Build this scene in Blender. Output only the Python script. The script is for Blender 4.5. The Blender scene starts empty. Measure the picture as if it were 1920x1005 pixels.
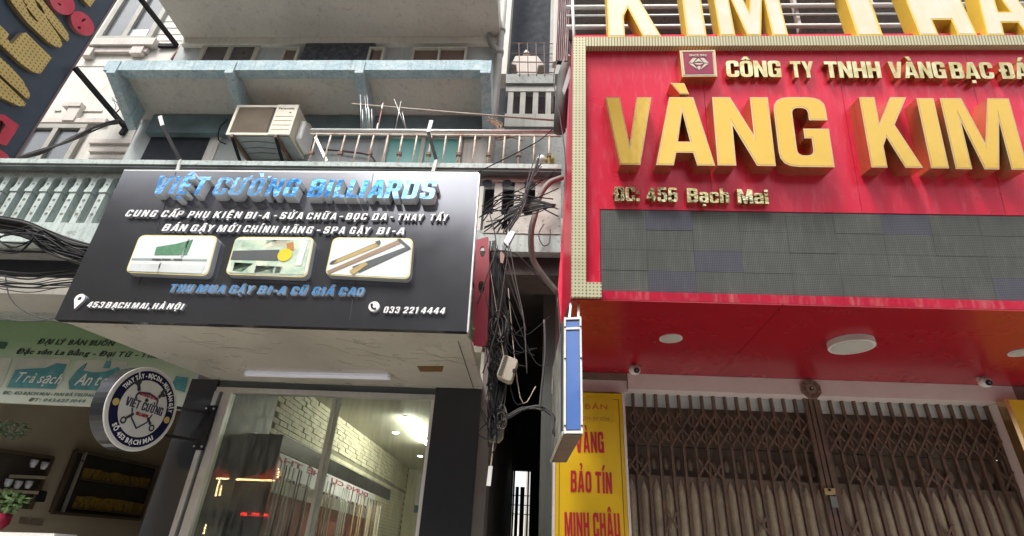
import bpy, bmesh, math, random
from mathutils import Vector, Matrix
random.seed(7)
V3 = Vector
S = bpy.context.scene
COL = S.collection
# ------------------------------------------------------------------ camera, world, sun
F_PX, CX, CY = 1012.25, 960.0, 502.5
CAM = V3((0, 0, 1.6))
pitch, roll, yaw = math.radians(28.79), math.radians(3.183), math.radians(-3.973)
fwd = V3((math.sin(yaw)*math.cos(pitch), math.cos(yaw)*math.cos(pitch), math.sin(pitch)))
r0 = fwd.cross(V3((0, 0, 1))).normalized(); u0 = r0.cross(fwd)
RIGHT = r0*math.cos(roll) + u0*math.sin(roll)
UP = -r0*math.sin(roll) + u0*math.cos(roll)
cam = bpy.data.objects.new('camera', bpy.data.cameras.new('camera'))
COL.objects.link(cam); S.camera = cam
cam.data.sensor_width = 36; cam.data.lens = 36*F_PX/1920
cam.data.clip_end = 2000; cam.data.clip_start = 0.05
mw = Matrix((RIGHT, UP, -fwd)).transposed().to_4x4(); mw.translation = CAM
cam.matrix_world = mw

W = bpy.data.worlds.new('World'); S.world = W; W.use_nodes = True
nt = W.node_tree; nt.nodes.clear()
sky = nt.nodes.new('ShaderNodeTexSky'); sky.sky_type = 'NISHITA'; sky.sun_disc = False
SUN_EL, SUN_AZ = math.radians(56), math.radians(205)     # azimuth from +Y clockwise
sky.sun_elevation = SUN_EL; sky.sun_rotation = SUN_AZ
sky.air_density = 1.0; sky.dust_density = 4.0; sky.ozone_density = 1.0
hsv = nt.nodes.new('ShaderNodeHueSaturation'); hsv.inputs['Saturation'].default_value = 0.25
bg = nt.nodes.new('ShaderNodeBackground'); bg.inputs[1].default_value = 0.15
wo = nt.nodes.new('ShaderNodeOutputWorld')
nt.links.new(sky.outputs[0], hsv.inputs['Color']); nt.links.new(hsv.outputs[0], bg.inputs[0]); nt.links.new(bg.outputs[0], wo.inputs[0])
sun = bpy.data.objects.new('sun', bpy.data.lights.new('sun', 'SUN')); COL.objects.link(sun)
sun.data.energy = 1.5; sun.data.angle = math.radians(14); sun.data.color = (1, .96, .9)
sd = V3((math.sin(SUN_AZ)*math.cos(SUN_EL), math.cos(SUN_AZ)*math.cos(SUN_EL), math.sin(SUN_EL)))
sun.rotation_euler = sd.to_track_quat('Z', 'Y').to_euler()
S.view_settings.view_transform = 'Standard'; S.view_settings.look = 'None'
S.view_settings.gamma = 1; S.view_settings.use_curve_mapping = False
S.view_settings.exposure = 1.08
S.cycles.max_bounces = 8; S.cycles.diffuse_bounces = 5; S.cycles.transparent_max_bounces = 8
S.cycles.sample_clamp_indirect = 4

# ------------------------------------------------------------------ measuring helpers
def ray(px, py): return (fwd*F_PX + RIGHT*(px-CX) - UP*(py-CY)).normalized()
def atY(px, py, Y): d = ray(px, py); return CAM + d*((Y-CAM.y)/d.y)
def atX(px, py, X): d = ray(px, py); return CAM + d*((X-CAM.x)/d.x)
def atZ(px, py, Z): d = ray(px, py); return CAM + d*((Z-CAM.z)/d.z)
def atP(px, py, O, N): d = ray(px, py); return CAM + d*((O-CAM).dot(N)/d.dot(N))
def zY(px, py, Y): return atY(px, py, Y).z
def xY(px, py, Y): return atY(px, py, Y).x

# ------------------------------------------------------------------ mesh builder
class MB:
    def __init__(s): s.v = []; s.f = []; s.m = []
    def add(s, vs, fs, mi=0):
        n = len(s.v); s.v += [tuple(v) for v in vs]; s.f += [tuple(n+i for i in f) for f in fs]; s.m += [mi]*len(fs); return s
    def box(s, a, b, mi=0):
        x0, x1 = sorted((a[0], b[0])); y0, y1 = sorted((a[1], b[1])); z0, z1 = sorted((a[2], b[2]))
        vs = [(x, y, z) for x in (x0, x1) for y in (y0, y1) for z in (z0, z1)]
        return s.add(vs, [(0,1,3,2),(4,6,7,5),(0,4,5,1),(2,3,7,6),(0,2,6,4),(1,5,7,3)], mi)
    def prism(s, pts, vec, mi=0, cap=None):
        n = len(pts); vec = V3(vec); pts = [V3(p) for p in pts]
        vs = pts + [p+vec for p in pts]
        nrm = V3((0,0,0))
        for i in range(n): nrm += pts[i].cross(pts[(i+1)%n])
        flip = nrm.dot(vec) > 0
        fs = [tuple(range(n))[::-1] if flip else tuple(range(n)), tuple(range(n, 2*n)) if flip else tuple(range(n, 2*n))[::-1]]
        s.add(vs, fs, mi)
        sd_ = [((i, (i+1)%n, n+(i+1)%n, n+i) if flip else (i, n+i, n+(i+1)%n, (i+1)%n)) for i in range(n)]
        k = len(s.v)-2*n
        s.f += [tuple(k+q for q in f) for f in sd_]; s.m += [mi if cap is None else cap]*n
        return s
    def tube(s, pts, r, n=6, mi=0, caps=True):
        pts = [V3(p) for p in pts]; k = len(s.v); prev = None
        for i, p in enumerate(pts):
            t = (pts[min(i+1, len(pts)-1)] - pts[max(i-1, 0)])
            if t.length < 1e-9: t = V3((0,0,1))
            t.normalize()
            a = prev if prev is not None else (V3((0,0,1)) if abs(t.z) < .9 else V3((1,0,0)))
            a = (a - t*a.dot(t)); a = a.normalized() if a.length > 1e-6 else t.orthogonal().normalized()
            prev = a; b = t.cross(a)
            rr = r[i] if isinstance(r, (list, tuple)) else r
            for j in range(n):
                q = 2*math.pi*j/n; s.v.append(tuple(p + a*(rr*math.cos(q)) + b*(rr*math.sin(q))))
        for i in range(len(pts)-1):
            for j in range(n):
                s.f.append((k+i*n+j, k+i*n+(j+1)%n, k+(i+1)*n+(j+1)%n, k+(i+1)*n+j)); s.m.append(mi)
        if caps:
            s.f.append(tuple(k+j for j in range(n))[::-1]); s.m.append(mi)
            e = k+(len(pts)-1)*n; s.f.append(tuple(e+j for j in range(n))); s.m.append(mi)
        return s
    def bar(s, a, b, w, h, up=(0,0,1), mi=0):
        a = V3(a); b = V3(b); t = (b-a).normalized(); up = V3(up)
        x = t.cross(up); x = x.normalized() if x.length > 1e-5 else t.orthogonal().normalized(); y = x.cross(t)
        c = [x*w/2+y*h/2, -x*w/2+y*h/2, -x*w/2-y*h/2, x*w/2-y*h/2]
        return s.prism([a+q for q in c], b-a, mi)
    def disc(s, c, nrm, r, depth, n=20, mi=0, cap=None):
        nrm = V3(nrm).normalized(); a = nrm.orthogonal().normalized(); b = nrm.cross(a); c = V3(c)
        return s.prism([c+a*r*math.cos(2*math.pi*i/n)+b*r*math.sin(2*math.pi*i/n) for i in range(n)], nrm*depth, mi, cap)
    def mesh(s, name, mats, smooth=False):
        me = bpy.data.meshes.new(name); me.from_pydata(s.v, [], s.f)
        for m in (mats if isinstance(mats, (list, tuple)) else [mats]): me.materials.append(m)
        for p, mi in zip(me.polygons, s.m): p.material_index = mi; p.use_smooth = smooth
        me.update(); return me
    def build(s, name, mats, parent=None, smooth=False):
        return put(bpy.data.objects.new(name, s.mesh(name, mats, smooth)), parent)

WORLD = {}
def put(o, parent=None, M=None):
    M = M or Matrix.Identity(4)
    COL.objects.link(o); WORLD[o.name] = M
    if parent: o.parent = parent; o.matrix_basis = WORLD[parent.name].inverted() @ M
    else: o.matrix_basis = M
    return o
def inst(name, mesh, parent, M): return put(bpy.data.objects.new(name, mesh), parent, M)
def tag(o, label=None, cat=None, group=None, kind=None):
    if label: o['label'] = label
    if cat: o['category'] = cat
    if group: o['group'] = group
    if kind: o['kind'] = kind
    return o
def thing(name, label, cat, loc=(0,0,0), group=None, kind=None):
    o = bpy.data.objects.new(name, None); o.empty_display_size = .1
    put(o, None, Matrix.Translation(V3(loc))); return tag(o, label, cat, group, kind)
def bevel(o, w, seg=2):
    m = o.modifiers.new('bevel', 'BEVEL'); m.width = w; m.segments = seg; m.limit_method = 'ANGLE'; return o

# ------------------------------------------------------------------ materials
MATS = {}
def mat(name, col, rough=.6, metal=0., col2=None, amt=.5, scale=3., streak=0., streakcol=None, bump=0., bscale=60., spec=.5, emit=None, estr=0., speck=0.):
    if name in MATS: return MATS[name]
    m = bpy.data.materials.new(name); m.use_nodes = True; MATS[name] = m
    t = m.node_tree; N = t.nodes; L = t.links; b = N['Principled BSDF']
    b.inputs['Roughness'].default_value = rough; b.inputs['Metallic'].default_value = metal
    b.inputs['Specular IOR Level'].default_value = spec
    geo = N.new('ShaderNodeNewGeometry')
    def noise(sc, sx=1, sy=1, sz=1, det=5):
        mp = N.new('ShaderNodeMapping'); mp.inputs['Scale'].default_value = (sx, sy, sz)
        n = N.new('ShaderNodeTexNoise'); n.inputs['Scale'].default_value = sc; n.inputs['Detail'].default_value = det
        n.inputs['Roughness'].default_value = .62
        L.new(geo.outputs['Position'], mp.inputs[0]); L.new(mp.outputs[0], n.inputs['Vector']); return n.outputs['Fac']
    def ramp(src, a, c):
        r = N.new('ShaderNodeMapRange'); r.inputs['From Min'].default_value = a; r.inputs['From Max'].default_value = c
        L.new(src, r.inputs['Value']); return r.outputs['Result']
    def mix(fac, c1, c2):
        x = N.new('ShaderNodeMix'); x.data_type = 'RGBA'
        if isinstance(fac, float): x.inputs[0].default_value = fac
        else: L.new(fac, x.inputs[0])
        for i, c in ((6, c1), (7, c2)):
            if isinstance(c, tuple): x.inputs[i].default_value = (*c, 1)
            else: L.new(c, x.inputs[i])
        return x.outputs[2]
    def mul(a, k):
        x = N.new('ShaderNodeMath'); x.operation = 'MULTIPLY'; L.new(a, x.inputs[0]); x.inputs[1].default_value = k; return x.outputs[0]
    c = col
    if col2 is None: col2 = tuple(v*.6 for v in col)
    c = mix(mul(ramp(noise(scale), .42, .72), amt), col, col2)
    if streak: c = mix(mul(ramp(noise(4, 6, 6, .35), .5, .75), streak), c, streakcol or tuple(v*.35 for v in col))
    if speck: c = mix(mul(ramp(noise(scale*7, det=3), .58, .66), speck), c, streakcol or tuple(v*.3 for v in col))
    if isinstance(c, tuple): b.inputs['Base Color'].default_value = (*c, 1)
    else: L.new(c, b.inputs['Base Color'])
    rr = N.new('ShaderNodeMapRange'); L.new(noise(scale*2.3), rr.inputs['Value'])
    rr.inputs['From Min'].default_value = .3; rr.inputs['From Max'].default_value = .7
    rr.inputs['To Min'].default_value = max(.03, rough*.85); rr.inputs['To Max'].default_value = min(1, rough*1.2)
    L.new(rr.outputs[0], b.inputs['Roughness'])
    if bump:
        bp = N.new('ShaderNodeBump'); bp.inputs['Strength'].default_value = bump; bp.inputs['Distance'].default_value = .01
        L.new(noise(bscale), bp.inputs['Height']); L.new(bp.outputs[0], b.inputs['Normal'])
    if emit:
        b.inputs['Emission Color'].default_value = (*emit, 1); b.inputs['Emission Strength'].default_value = estr
    return m
def dots_mat(name, base, dot, pitch, ax, rough=.4, metal=0., r=.28, wash=.4, amt=1., **kw):
    """regular small holes: a grid of round dots along two directions (world space)"""
    if name in MATS: return MATS[name]
    m = mat(name, base, rough, metal, amt=wash, **kw); t = m.node_tree; N = t.nodes; L = t.links; b = N['Principled BSDF']
    src = b.inputs['Base Color'].links[0].from_socket
    geo = N.new('ShaderNodeNewGeometry'); ds = []
    for a in ax:
        d = N.new('ShaderNodeVectorMath'); d.operation = 'DOT_PRODUCT'; L.new(geo.outputs['Position'], d.inputs[0]); d.inputs[1].default_value = tuple(V3(a)/pitch)
        fr = N.new('ShaderNodeMath'); fr.operation = 'FRACT'; L.new(d.outputs['Value'], fr.inputs[0])
        su = N.new('ShaderNodeMath'); su.operation = 'SUBTRACT'; L.new(fr.outputs[0], su.inputs[0]); su.inputs[1].default_value = .5
        p = N.new('ShaderNodeMath'); p.operation = 'POWER'; L.new(su.outputs[0], p.inputs[0]); p.inputs[1].default_value = 2; ds.append(p.outputs[0])
    s_ = N.new('ShaderNodeMath'); s_.operation = 'ADD'; L.new(ds[0], s_.inputs[0])
    if len(ds) > 1: L.new(ds[1], s_.inputs[1])
    else: s_.inputs[1].default_value = 0
    lt = N.new('ShaderNodeMath'); lt.operation = 'LESS_THAN'; L.new(s_.outputs[0], lt.inputs[0]); lt.inputs[1].default_value = r*r
    k = N.new('ShaderNodeMath'); k.operation = 'MULTIPLY'; L.new(lt.outputs[0], k.inputs[0]); k.inputs[1].default_value = amt
    x = N.new('ShaderNodeMix'); x.data_type = 'RGBA'; L.new(k.outputs[0], x.inputs[0]); L.new(src, x.inputs[6]); x.inputs[7].default_value = (*dot, 1)
    L.new(x.outputs[2], b.inputs['Base Color']); return m
def glass_mat():
    m = bpy.data.materials.new('window_glass'); m.use_nodes = True; t = m.node_tree; N = t.nodes; L = t.links; N.clear()
    o = N.new('ShaderNodeOutputMaterial'); tr = N.new('ShaderNodeBsdfTransparent'); gl = N.new('ShaderNodeBsdfGlossy'); gl.inputs['Roughness'].default_value = .015
    tr.inputs[0].default_value = (.82, .9, .84, 1)
    df = N.new('ShaderNodeBsdfDiffuse'); df.inputs[0].default_value = (.42, .45, .4, 1)
    fr = N.new('ShaderNodeFresnel'); fr.inputs[0].default_value = 1.6
    m1 = N.new('ShaderNodeMixShader'); L.new(fr.outputs[0], m1.inputs[0]); L.new(tr.outputs[0], m1.inputs[1]); L.new(gl.outputs[0], m1.inputs[2])
    geo = N.new('ShaderNodeNewGeometry'); mp = N.new('ShaderNodeMapping'); mp.inputs['Scale'].default_value = (5, 5, .8)
    n = N.new('ShaderNodeTexNoise'); n.inputs['Scale'].default_value = 5; n.inputs['Detail'].default_value = 8
    L.new(geo.outputs['Position'], mp.inputs[0]); L.new(mp.outputs[0], n.inputs[0])
    r = N.new('ShaderNodeMapRange'); r.inputs['From Min'].default_value = .35; r.inputs['From Max'].default_value = .8; r.inputs['To Min'].default_value = .04; r.inputs['To Max'].default_value = .3
    L.new(n.outputs['Fac'], r.inputs['Value'])
    m2 = N.new('ShaderNodeMixShader'); L.new(r.outputs[0], m2.inputs[0]); L.new(m1.outputs[0], m2.inputs[1]); L.new(df.outputs[0], m2.inputs[2])
    L.new(m2.outputs[0], o.inputs[0]); return m
GLASS = glass_mat()

plaster = mat('grey_plaster', (.64,.61,.55), .85, col2=(.50,.48,.44), scale=1.6, amt=.7, bump=.5, streak=.25, speck=.25, streakcol=(.25,.24,.22))
plaster_w = mat('white_plaster', (.72,.70,.64), .8, col2=(.52,.49,.44), scale=1.2, amt=.6, bump=.15, streak=.35, streakcol=(.3,.26,.22))
plaster_b = mat('pale_blue_plaster', (.50,.54,.54), .85, col2=(.36,.38,.37), scale=2, amt=.7, bump=.3, streak=.3)
conc_blue = mat('blue_painted_concrete', (.36,.49,.54), .75, col2=(.54,.63,.64), scale=6, amt=1, bump=.9, bscale=28, streak=.55, streakcol=(.13,.16,.17), speck=.5)
conc_mint = mat('mint_painted_concrete', (.50,.575,.545), .8, col2=(.38,.45,.45), scale=3, amt=.8, bump=.5, bscale=35, streak=.6, streakcol=(.20,.20,.17), speck=.55)
conc_raw = mat('stained_concrete', (.34,.35,.33), .9, col2=(.20,.21,.20), scale=3, amt=.8, bump=.6, bscale=30, speck=.6, streakcol=(.12,.12,.1))
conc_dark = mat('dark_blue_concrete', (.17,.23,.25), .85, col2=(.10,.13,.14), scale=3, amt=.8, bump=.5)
alley_wall = mat('dark_brick', (.09,.075,.065), .95, col2=(.05,.04,.04), scale=3, amt=.9, bump=.6)  # dark colour for the alley interior
dark_hole = mat('dark_room', (.03,.035,.045), .9)
black_metal = mat('black_painted_steel', (.016,.016,.018), .65, spec=.12, col2=(.05,.04,.035), scale=8)
sign_black = mat('dark_grey_aluminium_sheet', (.21,.215,.235), .17, .93, col2=(.24,.245,.26), scale=.7, amt=.5, streak=.12, streakcol=(.3,.3,.3))
alu = mat('aluminium', (.62,.62,.60), .4, .6, col2=(.45,.45,.43), scale=6, amt=.6, streak=.2)
white_plastic = mat('white_plastic', (.74,.73,.70), .4, col2=(.6,.58,.54), scale=5, amt=.5)
letter_white = mat('white_acrylic', (.85,.85,.84), .3, col2=(.75,.75,.74))
letter_side = mat('grey_letter_side', (.36,.37,.39), .5)
letter_blue = mat('blue_mirror_acrylic', (.06,.33,.82), .07, .45, col2=(.42,.68,.92), scale=2.2, amt=.85, bump=1., bscale=3.5)  # pale mottling paints sky reflections into the blue
blue_side = mat('silver_letter_side', (.66,.68,.70), .45)
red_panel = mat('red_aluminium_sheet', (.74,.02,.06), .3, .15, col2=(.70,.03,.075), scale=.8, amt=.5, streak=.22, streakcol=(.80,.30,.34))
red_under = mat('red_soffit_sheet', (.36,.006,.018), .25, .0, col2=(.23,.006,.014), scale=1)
gold_face = mat('gold_acrylic', (.76,.48,.085), .16, .4, col2=(.78,.54,.14), scale=1.2, amt=.6, bump=.4, bscale=2.2)
gold_side = mat('gold_steel', (.66,.46,.22), .2, .85, col2=(.5,.3,.15), amt=.5)
gold_mirror = mat('gold_mirror_steel', (.52,.43,.20), .06, 1., col2=(.8,.74,.46), scale=9, amt=1, bump=1., bscale=9)
maroon = mat('maroon_enamel', (.36,.03,.08), .35)
cream_face = mat('cream_acrylic', (.66,.60,.42), .2, col2=(.70,.69,.62), scale=2.5, amt=1, streak=.2, streakcol=(.5,.42,.2))
yellow_side = mat('yellow_acrylic_side', (.75,.50,.06), .4)
rust = mat('rusty_brown_steel', (.12,.085,.066), .7, .1, col2=(.21,.12,.08), scale=9, amt=.9, bump=.4, speck=.3, streakcol=(.3,.14,.07))
rust_d = mat('grimy_gate_sheet', (.155,.115,.088), .6, .1, col2=(.23,.18,.13), scale=4, amt=.9, bump=.3, streak=.4, streakcol=(.05,.035,.03))
picket_rust = mat('chipped_cream_paint', (.60,.54,.46), .7, col2=(.32,.16,.09), scale=14, amt=.9, speck=.6, streakcol=(.3,.14,.08))
pale_stone = mat('pale_stone_cladding', (.76,.66,.63), .4, col2=(.66,.57,.55), scale=3, amt=.6, speck=.1)
brown_stone = mat('brown_stone', (.20,.13,.11), .6, col2=(.3,.2,.16), scale=4, amt=.9)
soffit_m = mat('marble_pattern_sheet', (.50,.465,.395), .3, col2=(.36,.33,.28), scale=1.4, amt=.7, streak=.2, speck=.2, streakcol=(.25,.22,.18))
cable_m = mat('black_cable', (.016,.016,.018), .6, spec=.25)
cable_g = mat('grey_cable', (.065,.062,.06), .6)
pvc = mat('grey_pvc_pipe', (.34,.33,.30), .6, col2=(.22,.2,.17), scale=5, streak=.3)
asphalt = mat('asphalt', (.075,.075,.075), .9, bump=.4)
pave = mat('pavement_stone', (.46,.44,.40), .8, col2=(.28,.27,.25), scale=2)

# ------------------------------------------------------------------ lettering
import unicodedata
_o = [(0,0,.25),(.6,0,.25),(.6,1,.25),(0,1,.25)]
_c = [(0,0,.2),(.6,0,.2),(.6,.38),(.39,.38),(.39,.16,.08),(.21,.16,.08),(.21,.84,.08),(.39,.84,.08),(.39,.64),(.6,.64),(.6,1,.2),(0,1,.2)]
_in = [(.21,.16,.08),(.39,.16,.08),(.39,.84,.08),(.21,.84,.08)]
BLK = {
'V':[[(0,1),(.21,1),(.33,.3),(.45,1),(.66,1),(.47,0),(.19,0)]],
'A':[[(0,0),(.2,0),(.235,.18),(.425,.18),(.46,0),(.66,0),(.47,1),(.19,1)],[(.262,.34),(.398,.34),(.33,.78)]],
'N':[[(0,0),(.2,0),(.2,.58),(.42,0),(.62,0),(.62,1),(.42,1),(.42,.44),(.2,1),(0,1)]],
'M':[[(0,0),(.19,0),(.19,.66),(.33,0),(.5,0),(.64,.66),(.64,0),(.83,0),(.83,1),(.57,1),(.415,.36),(.26,1),(0,1)]],
'K':[[(0,0),(.21,0),(.21,.3),(.27,.42),(.44,0),(.67,0),(.41,.6),(.64,1),(.42,1),(.21,.62),(.21,1),(0,1)]],
'I':[[(0,0),(.21,0),(.21,1),(0,1)]],
'T':[[(0,.82),(.19,.82),(.19,0),(.4,0),(.4,.82),(.59,.82),(.59,1),(0,1)]],
'Y':[[(0,1),(.22,1),(.325,.64),(.43,1),(.65,1),(.43,.4),(.43,0),(.22,0),(.22,.4)]],
'E':[[(0,0),(.5,0),(.5,.17),(.21,.17),(.21,.42),(.47,.42),(.47,.58),(.21,.58),(.21,.83),(.5,.83),(.5,1),(0,1)]],
'L':[[(0,0),(.48,0),(.48,.17),(.21,.17),(.21,1),(0,1)]],
'H':[[(0,0),(.21,0),(.21,.41),(.4,.41),(.4,0),(.61,0),(.61,1),(.4,1),(.4,.59),(.21,.59),(.21,1),(0,1)]],
'U':[[(0,0,.2),(.6,0,.2),(.6,1),(.39,1),(.39,.16,.08),(.21,.16,.08),(.21,1),(0,1)]],
'C':[_c],
'G':[[(0,0,.2),(.6,0),(.6,.54),(.31,.54),(.31,.40),(.39,.40),(.39,.16,.08),(.21,.16,.08),(.21,.84,.08),(.39,.84,.08),(.39,.66),(.6,.66),(.6,1,.2),(0,1,.2)]],
'O':[_o,_in],'0':[_o,_in],
'D':[[(0,0),(.6,0,.17),(.6,1,.17),(0,1)],[(.21,.17),(.39,.17,.08),(.39,.83,.08),(.21,.83)]],
'\u0110':[[(0,0),(.6,0,.17),(.6,1,.17),(0,1),(0,.58),(-.08,.58),(-.08,.43),(0,.43)],[(.21,.17),(.39,.17,.08),(.39,.83,.08),(.21,.83),(.21,.58),(.29,.58),(.29,.43),(.21,.43)]],
'B':[[(0,0),(.61,0,.18),(.61,.5,.12),(.53,.53),(.59,.57,.08),(.59,1,.18),(0,1)],[(.21,.16),(.4,.16,.05),(.4,.43,.05),(.21,.43)],[(.21,.6),(.38,.6,.05),(.38,.84,.05),(.21,.84)]],
'P':[[(0,0),(.21,0),(.21,.36),(.6,.36,.2),(.6,1,.2),(0,1)],[(.21,.53),(.39,.53,.06),(.39,.84,.06),(.21,.84)]],
'R':[[(0,0),(.21,0),(.21,.4),(.27,.4),(.4,0),(.63,0),(.5,.42),(.6,.5,.08),(.6,1,.2),(0,1)],[(.21,.56),(.39,.56,.06),(.39,.84,.06),(.21,.84)]],
'S':[[(0,0,.18),(.6,0,.18),(.6,.56,.16),(.21,.66,.03),(.21,.85,.06),(.39,.85,.06),(.39,.7),(.6,.7),(.6,1,.18),(0,1,.18),(0,.45,.16),(.39,.36,.03),(.39,.15,.06),(.21,.15,.06),(.21,.32),(0,.32)]],
'1':[[(.12,0),(.33,0),(.33,1),(.17,1),(0,.86),(0,.7),(.12,.76)]],
'2':[[(0,0),(.58,0),(.58,.17),(.27,.17),(.58,.52,.1),(.58,1,.18),(0,1,.18),(0,.66),(.2,.66),(.2,.84,.05),(.38,.84,.05),(.38,.58,.03),(0,.16)]],
'3':[[(0,0,.18),(.58,0,.18),(.58,.47,.1),(.5,.52),(.58,.57,.1),(.58,1,.18),(0,1,.18),(0,.68),(.2,.68),(.2,.85,.05),(.38,.85,.05),(.38,.6),(.24,.6),(.24,.44),(.38,.44),(.38,.15,.05),(.2,.15,.05),(.2,.34),(0,.34)]],
'4':[[(.3,0),(.5,0),(.5,.2),(.6,.2),(.6,.36),(.5,.36),(.5,1),(.27,1),(0,.36),(0,.2),(.3,.2)],[(.15,.36),(.3,.36),(.3,.74)]],
'5':[[(0,0,.18),(.58,0,.18),(.58,.66,.16),(.2,.66),(.2,.84),(.55,.84),(.55,1),(.02,1),(.02,.44),(.2,.44),(.2,.51),(.38,.51,.04),(.38,.15,.05),(.2,.15,.05),(.2,.33),(0,.33)]],
'#':[[(0,0),(.2,0),(.2,.22),(.4,.22),(.4,0),(.6,0),(.6,1),(.4,1),(.4,.62),(.2,.62),(.2,1),(0,1)]],
'-':[[(0,.36),(.3,.36),(.3,.54),(0,.54)]], ':':[[(0,0),(.2,0),(.2,.2),(0,.2)],[(0,.5),(.2,.5),(.2,.7),(0,.7)]],
',':[[(0,0),(.05,-.16),(.14,-.16),(.2,.18),(0,.18)]],
'a':[[(0,0,.12),(.5,0),(.5,.74,.16),(.02,.74,.12),(.02,.54),(.2,.54),(.2,.6),(.31,.6,.03),(.31,.45),(0,.45,.1)],[(.18,.13),(.31,.13),(.31,.33),(.18,.33)]],
'c':[[(x_*.83,y_*.74,*([r_[0]*.7] if r_ else [])) for x_,y_,*r_ in _c]],
'h':[[(0,0),(.19,0),(.19,.58),(.31,.58,.03),(.31,0),(.5,0),(.5,.74,.14),(.19,.74),(.19,1),(0,1)]],
'i':[[(0,0),(.2,0),(.2,.74),(0,.74)],[(0,.82),(.2,.82),(.2,1),(0,1)]],
}
def mark(m, x, top, two):
    k = top-1; d = .2 if two else 0; e = .04 if two else 0
    if m == '\u0302': return [(x-.22,1.05),(x-.06,1.05),(x,1.12),(x+.06,1.05),(x+.22,1.05),(x+.08,1.25),(x-.08,1.25)]
    if m == '\u0300': return [(x-.18+d,1.32+e),(x+.04+d,1.32+e),(x+.12+d,1.07+e),(x-.03+d,1.07+e)]
    if m == '\u0301': return [(x-.12+d,1.07+e),(x+.03+d,1.07+e),(x+.2+d,1.32+e),(x-.02+d,1.32+e)]
    if m == '\u0309': x += d; return [(x-.04,1.06),(x+.07,1.06),(x+.07,1.12),(x+.15,1.2),(x+.15,1.3),(x+.05,1.38),(x-.12,1.36),(x-.12,1.26),(x+.01,1.27),(x+.02,1.2),(x-.04,1.14)]
    if m == '\u0303': return [(x-.22,1.07),(x-.08,1.14),(x+.08,1.07),(x+.22,1.13),(x+.22,1.28),(x+.08,1.21),(x-.08,1.28),(x-.22,1.22)]
    if m == '\u0323': return [(x-.09,-.27),(x+.09,-.27),(x+.09,-.1),(x-.09,-.1)]
    if m == '\u031b': return [(.612,.84),(.7,.88),(.78,1.12),(.63,1.12),(.612,1.0)]
def fillet(r):
    out = []; n = len(r)
    for i in range(n):
        p = r[i]
        if len(p) < 3: out.append((p[0],p[1])); continue
        P = V3((p[0],p[1],0)); a = V3((r[i-1][0],r[i-1][1],0))-P; b = V3((r[(i+1)%n][0],r[(i+1)%n][1],0))-P
        ra = min(p[2], a.length*.49); rb = min(p[2], b.length*.49); A = P+a.normalized()*ra; B = P+b.normalized()*rb
        for k in range(5):
            t = k/4; q = A*(1-t)**2+P*(2*t*(1-t))+B*t*t; out.append((q.x,q.y))
    return out
BLKC = {}
def block_raw(ch, inset, shear):
    key = (ch, inset, shear)
    if key in BLKC: return BLKC[key]
    nf = unicodedata.normalize('NFD', ch); base = nf[0]; rings = [fillet(r) for r in BLK[base]]
    wb = max(x for r in rings[:1] for x,_ in r)+min(0,min(x for x,_ in rings[0])); mk = nf[1:]
    for m in mk: rings.append([(x,y) for x,y in mark(m, wb/2, 1, m in '\u0300\u0301\u0309' and '\u0302' in mk)])
    c = bpy.data.curves.new('glyph','CURVE'); c.dimensions = '2D'; c.fill_mode = 'BOTH'; c.extrude = .5; c.offset = -inset
    for r in rings:
        sp = c.splines.new('POLY'); sp.points.add(len(r)-1); sp.use_cyclic_u = True
        for q,(x,y) in zip(sp.points, r): q.co = (x,y,0,1)
    o = bpy.data.objects.new('glyph', c); COL.objects.link(o); dg = bpy.context.evaluated_depsgraph_get(); dg.update()
    me = bpy.data.meshes.new_from_object(o.evaluated_get(dg))
    vs = [v.co.copy() for v in me.vertices]; fs = [tuple(p.vertices) for p in me.polygons]; nz = [p.normal.z for p in me.polygons]
    bpy.data.objects.remove(o); bpy.data.curves.remove(c); bpy.data.meshes.remove(me)
    for v in vs: v.z += .5; v.x += shear*v.y
    x0 = 0 if inset else min(0, min(v.x for v in vs if -.02 < v.y < 1.02))
    if not inset:
        for v in vs: v.x -= x0
    keep = [i for i in range(len(fs)) if nz[i] > -.5]
    w_ = max(v.x for v in vs if -.02 < v.y < 1.02)
    BLKC[key] = (vs, [fs[i] for i in keep], [0 if nz[i] > .5 else 1 for i in keep], wb if inset else w_)
    return BLKC[key]
GLY = {}
def glyph_raw(ch, off, shear=0., res=3):
    if isinstance(off, str): return block_raw(ch, 0. if off == 'B' else float(off[1:]), shear)
    key = (ch, round(off, 4), shear, res)
    if key in GLY: return GLY[key]
    c = bpy.data.curves.new('glyph', 'FONT'); c.body = ch; c.size = 1; c.offset = off; c.extrude = .5; c.resolution_u = res; c.fill_mode = 'BOTH'
    o = bpy.data.objects.new('glyph', c); COL.objects.link(o)
    dg = bpy.context.evaluated_depsgraph_get(); dg.update()
    me = bpy.data.meshes.new_from_object(o.evaluated_get(dg))
    vs = [v.co.copy() for v in me.vertices]; fs = [tuple(p.vertices) for p in me.polygons]; nz = [p.normal.z for p in me.polygons]
    bpy.data.objects.remove(o); bpy.data.curves.remove(c); bpy.data.meshes.remove(me)
    cap = .682 + 2*off
    vs = [V3((v.x/cap, (v.y+off)/cap, v.z+.5)) for v in vs]
    for v in vs: v.x += shear*v.y
    x0 = min(v.x for v in vs); x1 = max(v.x for v in vs)
    for v in vs: v.x -= x0
    # drop back faces (they lie on the board)
    keep = [i for i in range(len(fs)) if nz[i] > -.5]
    GLY[key] = (vs, [fs[i] for i in keep], [0 if nz[i] > .5 else 1 for i in keep], x1-x0)
    return GLY[key]
GM = {}
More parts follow.
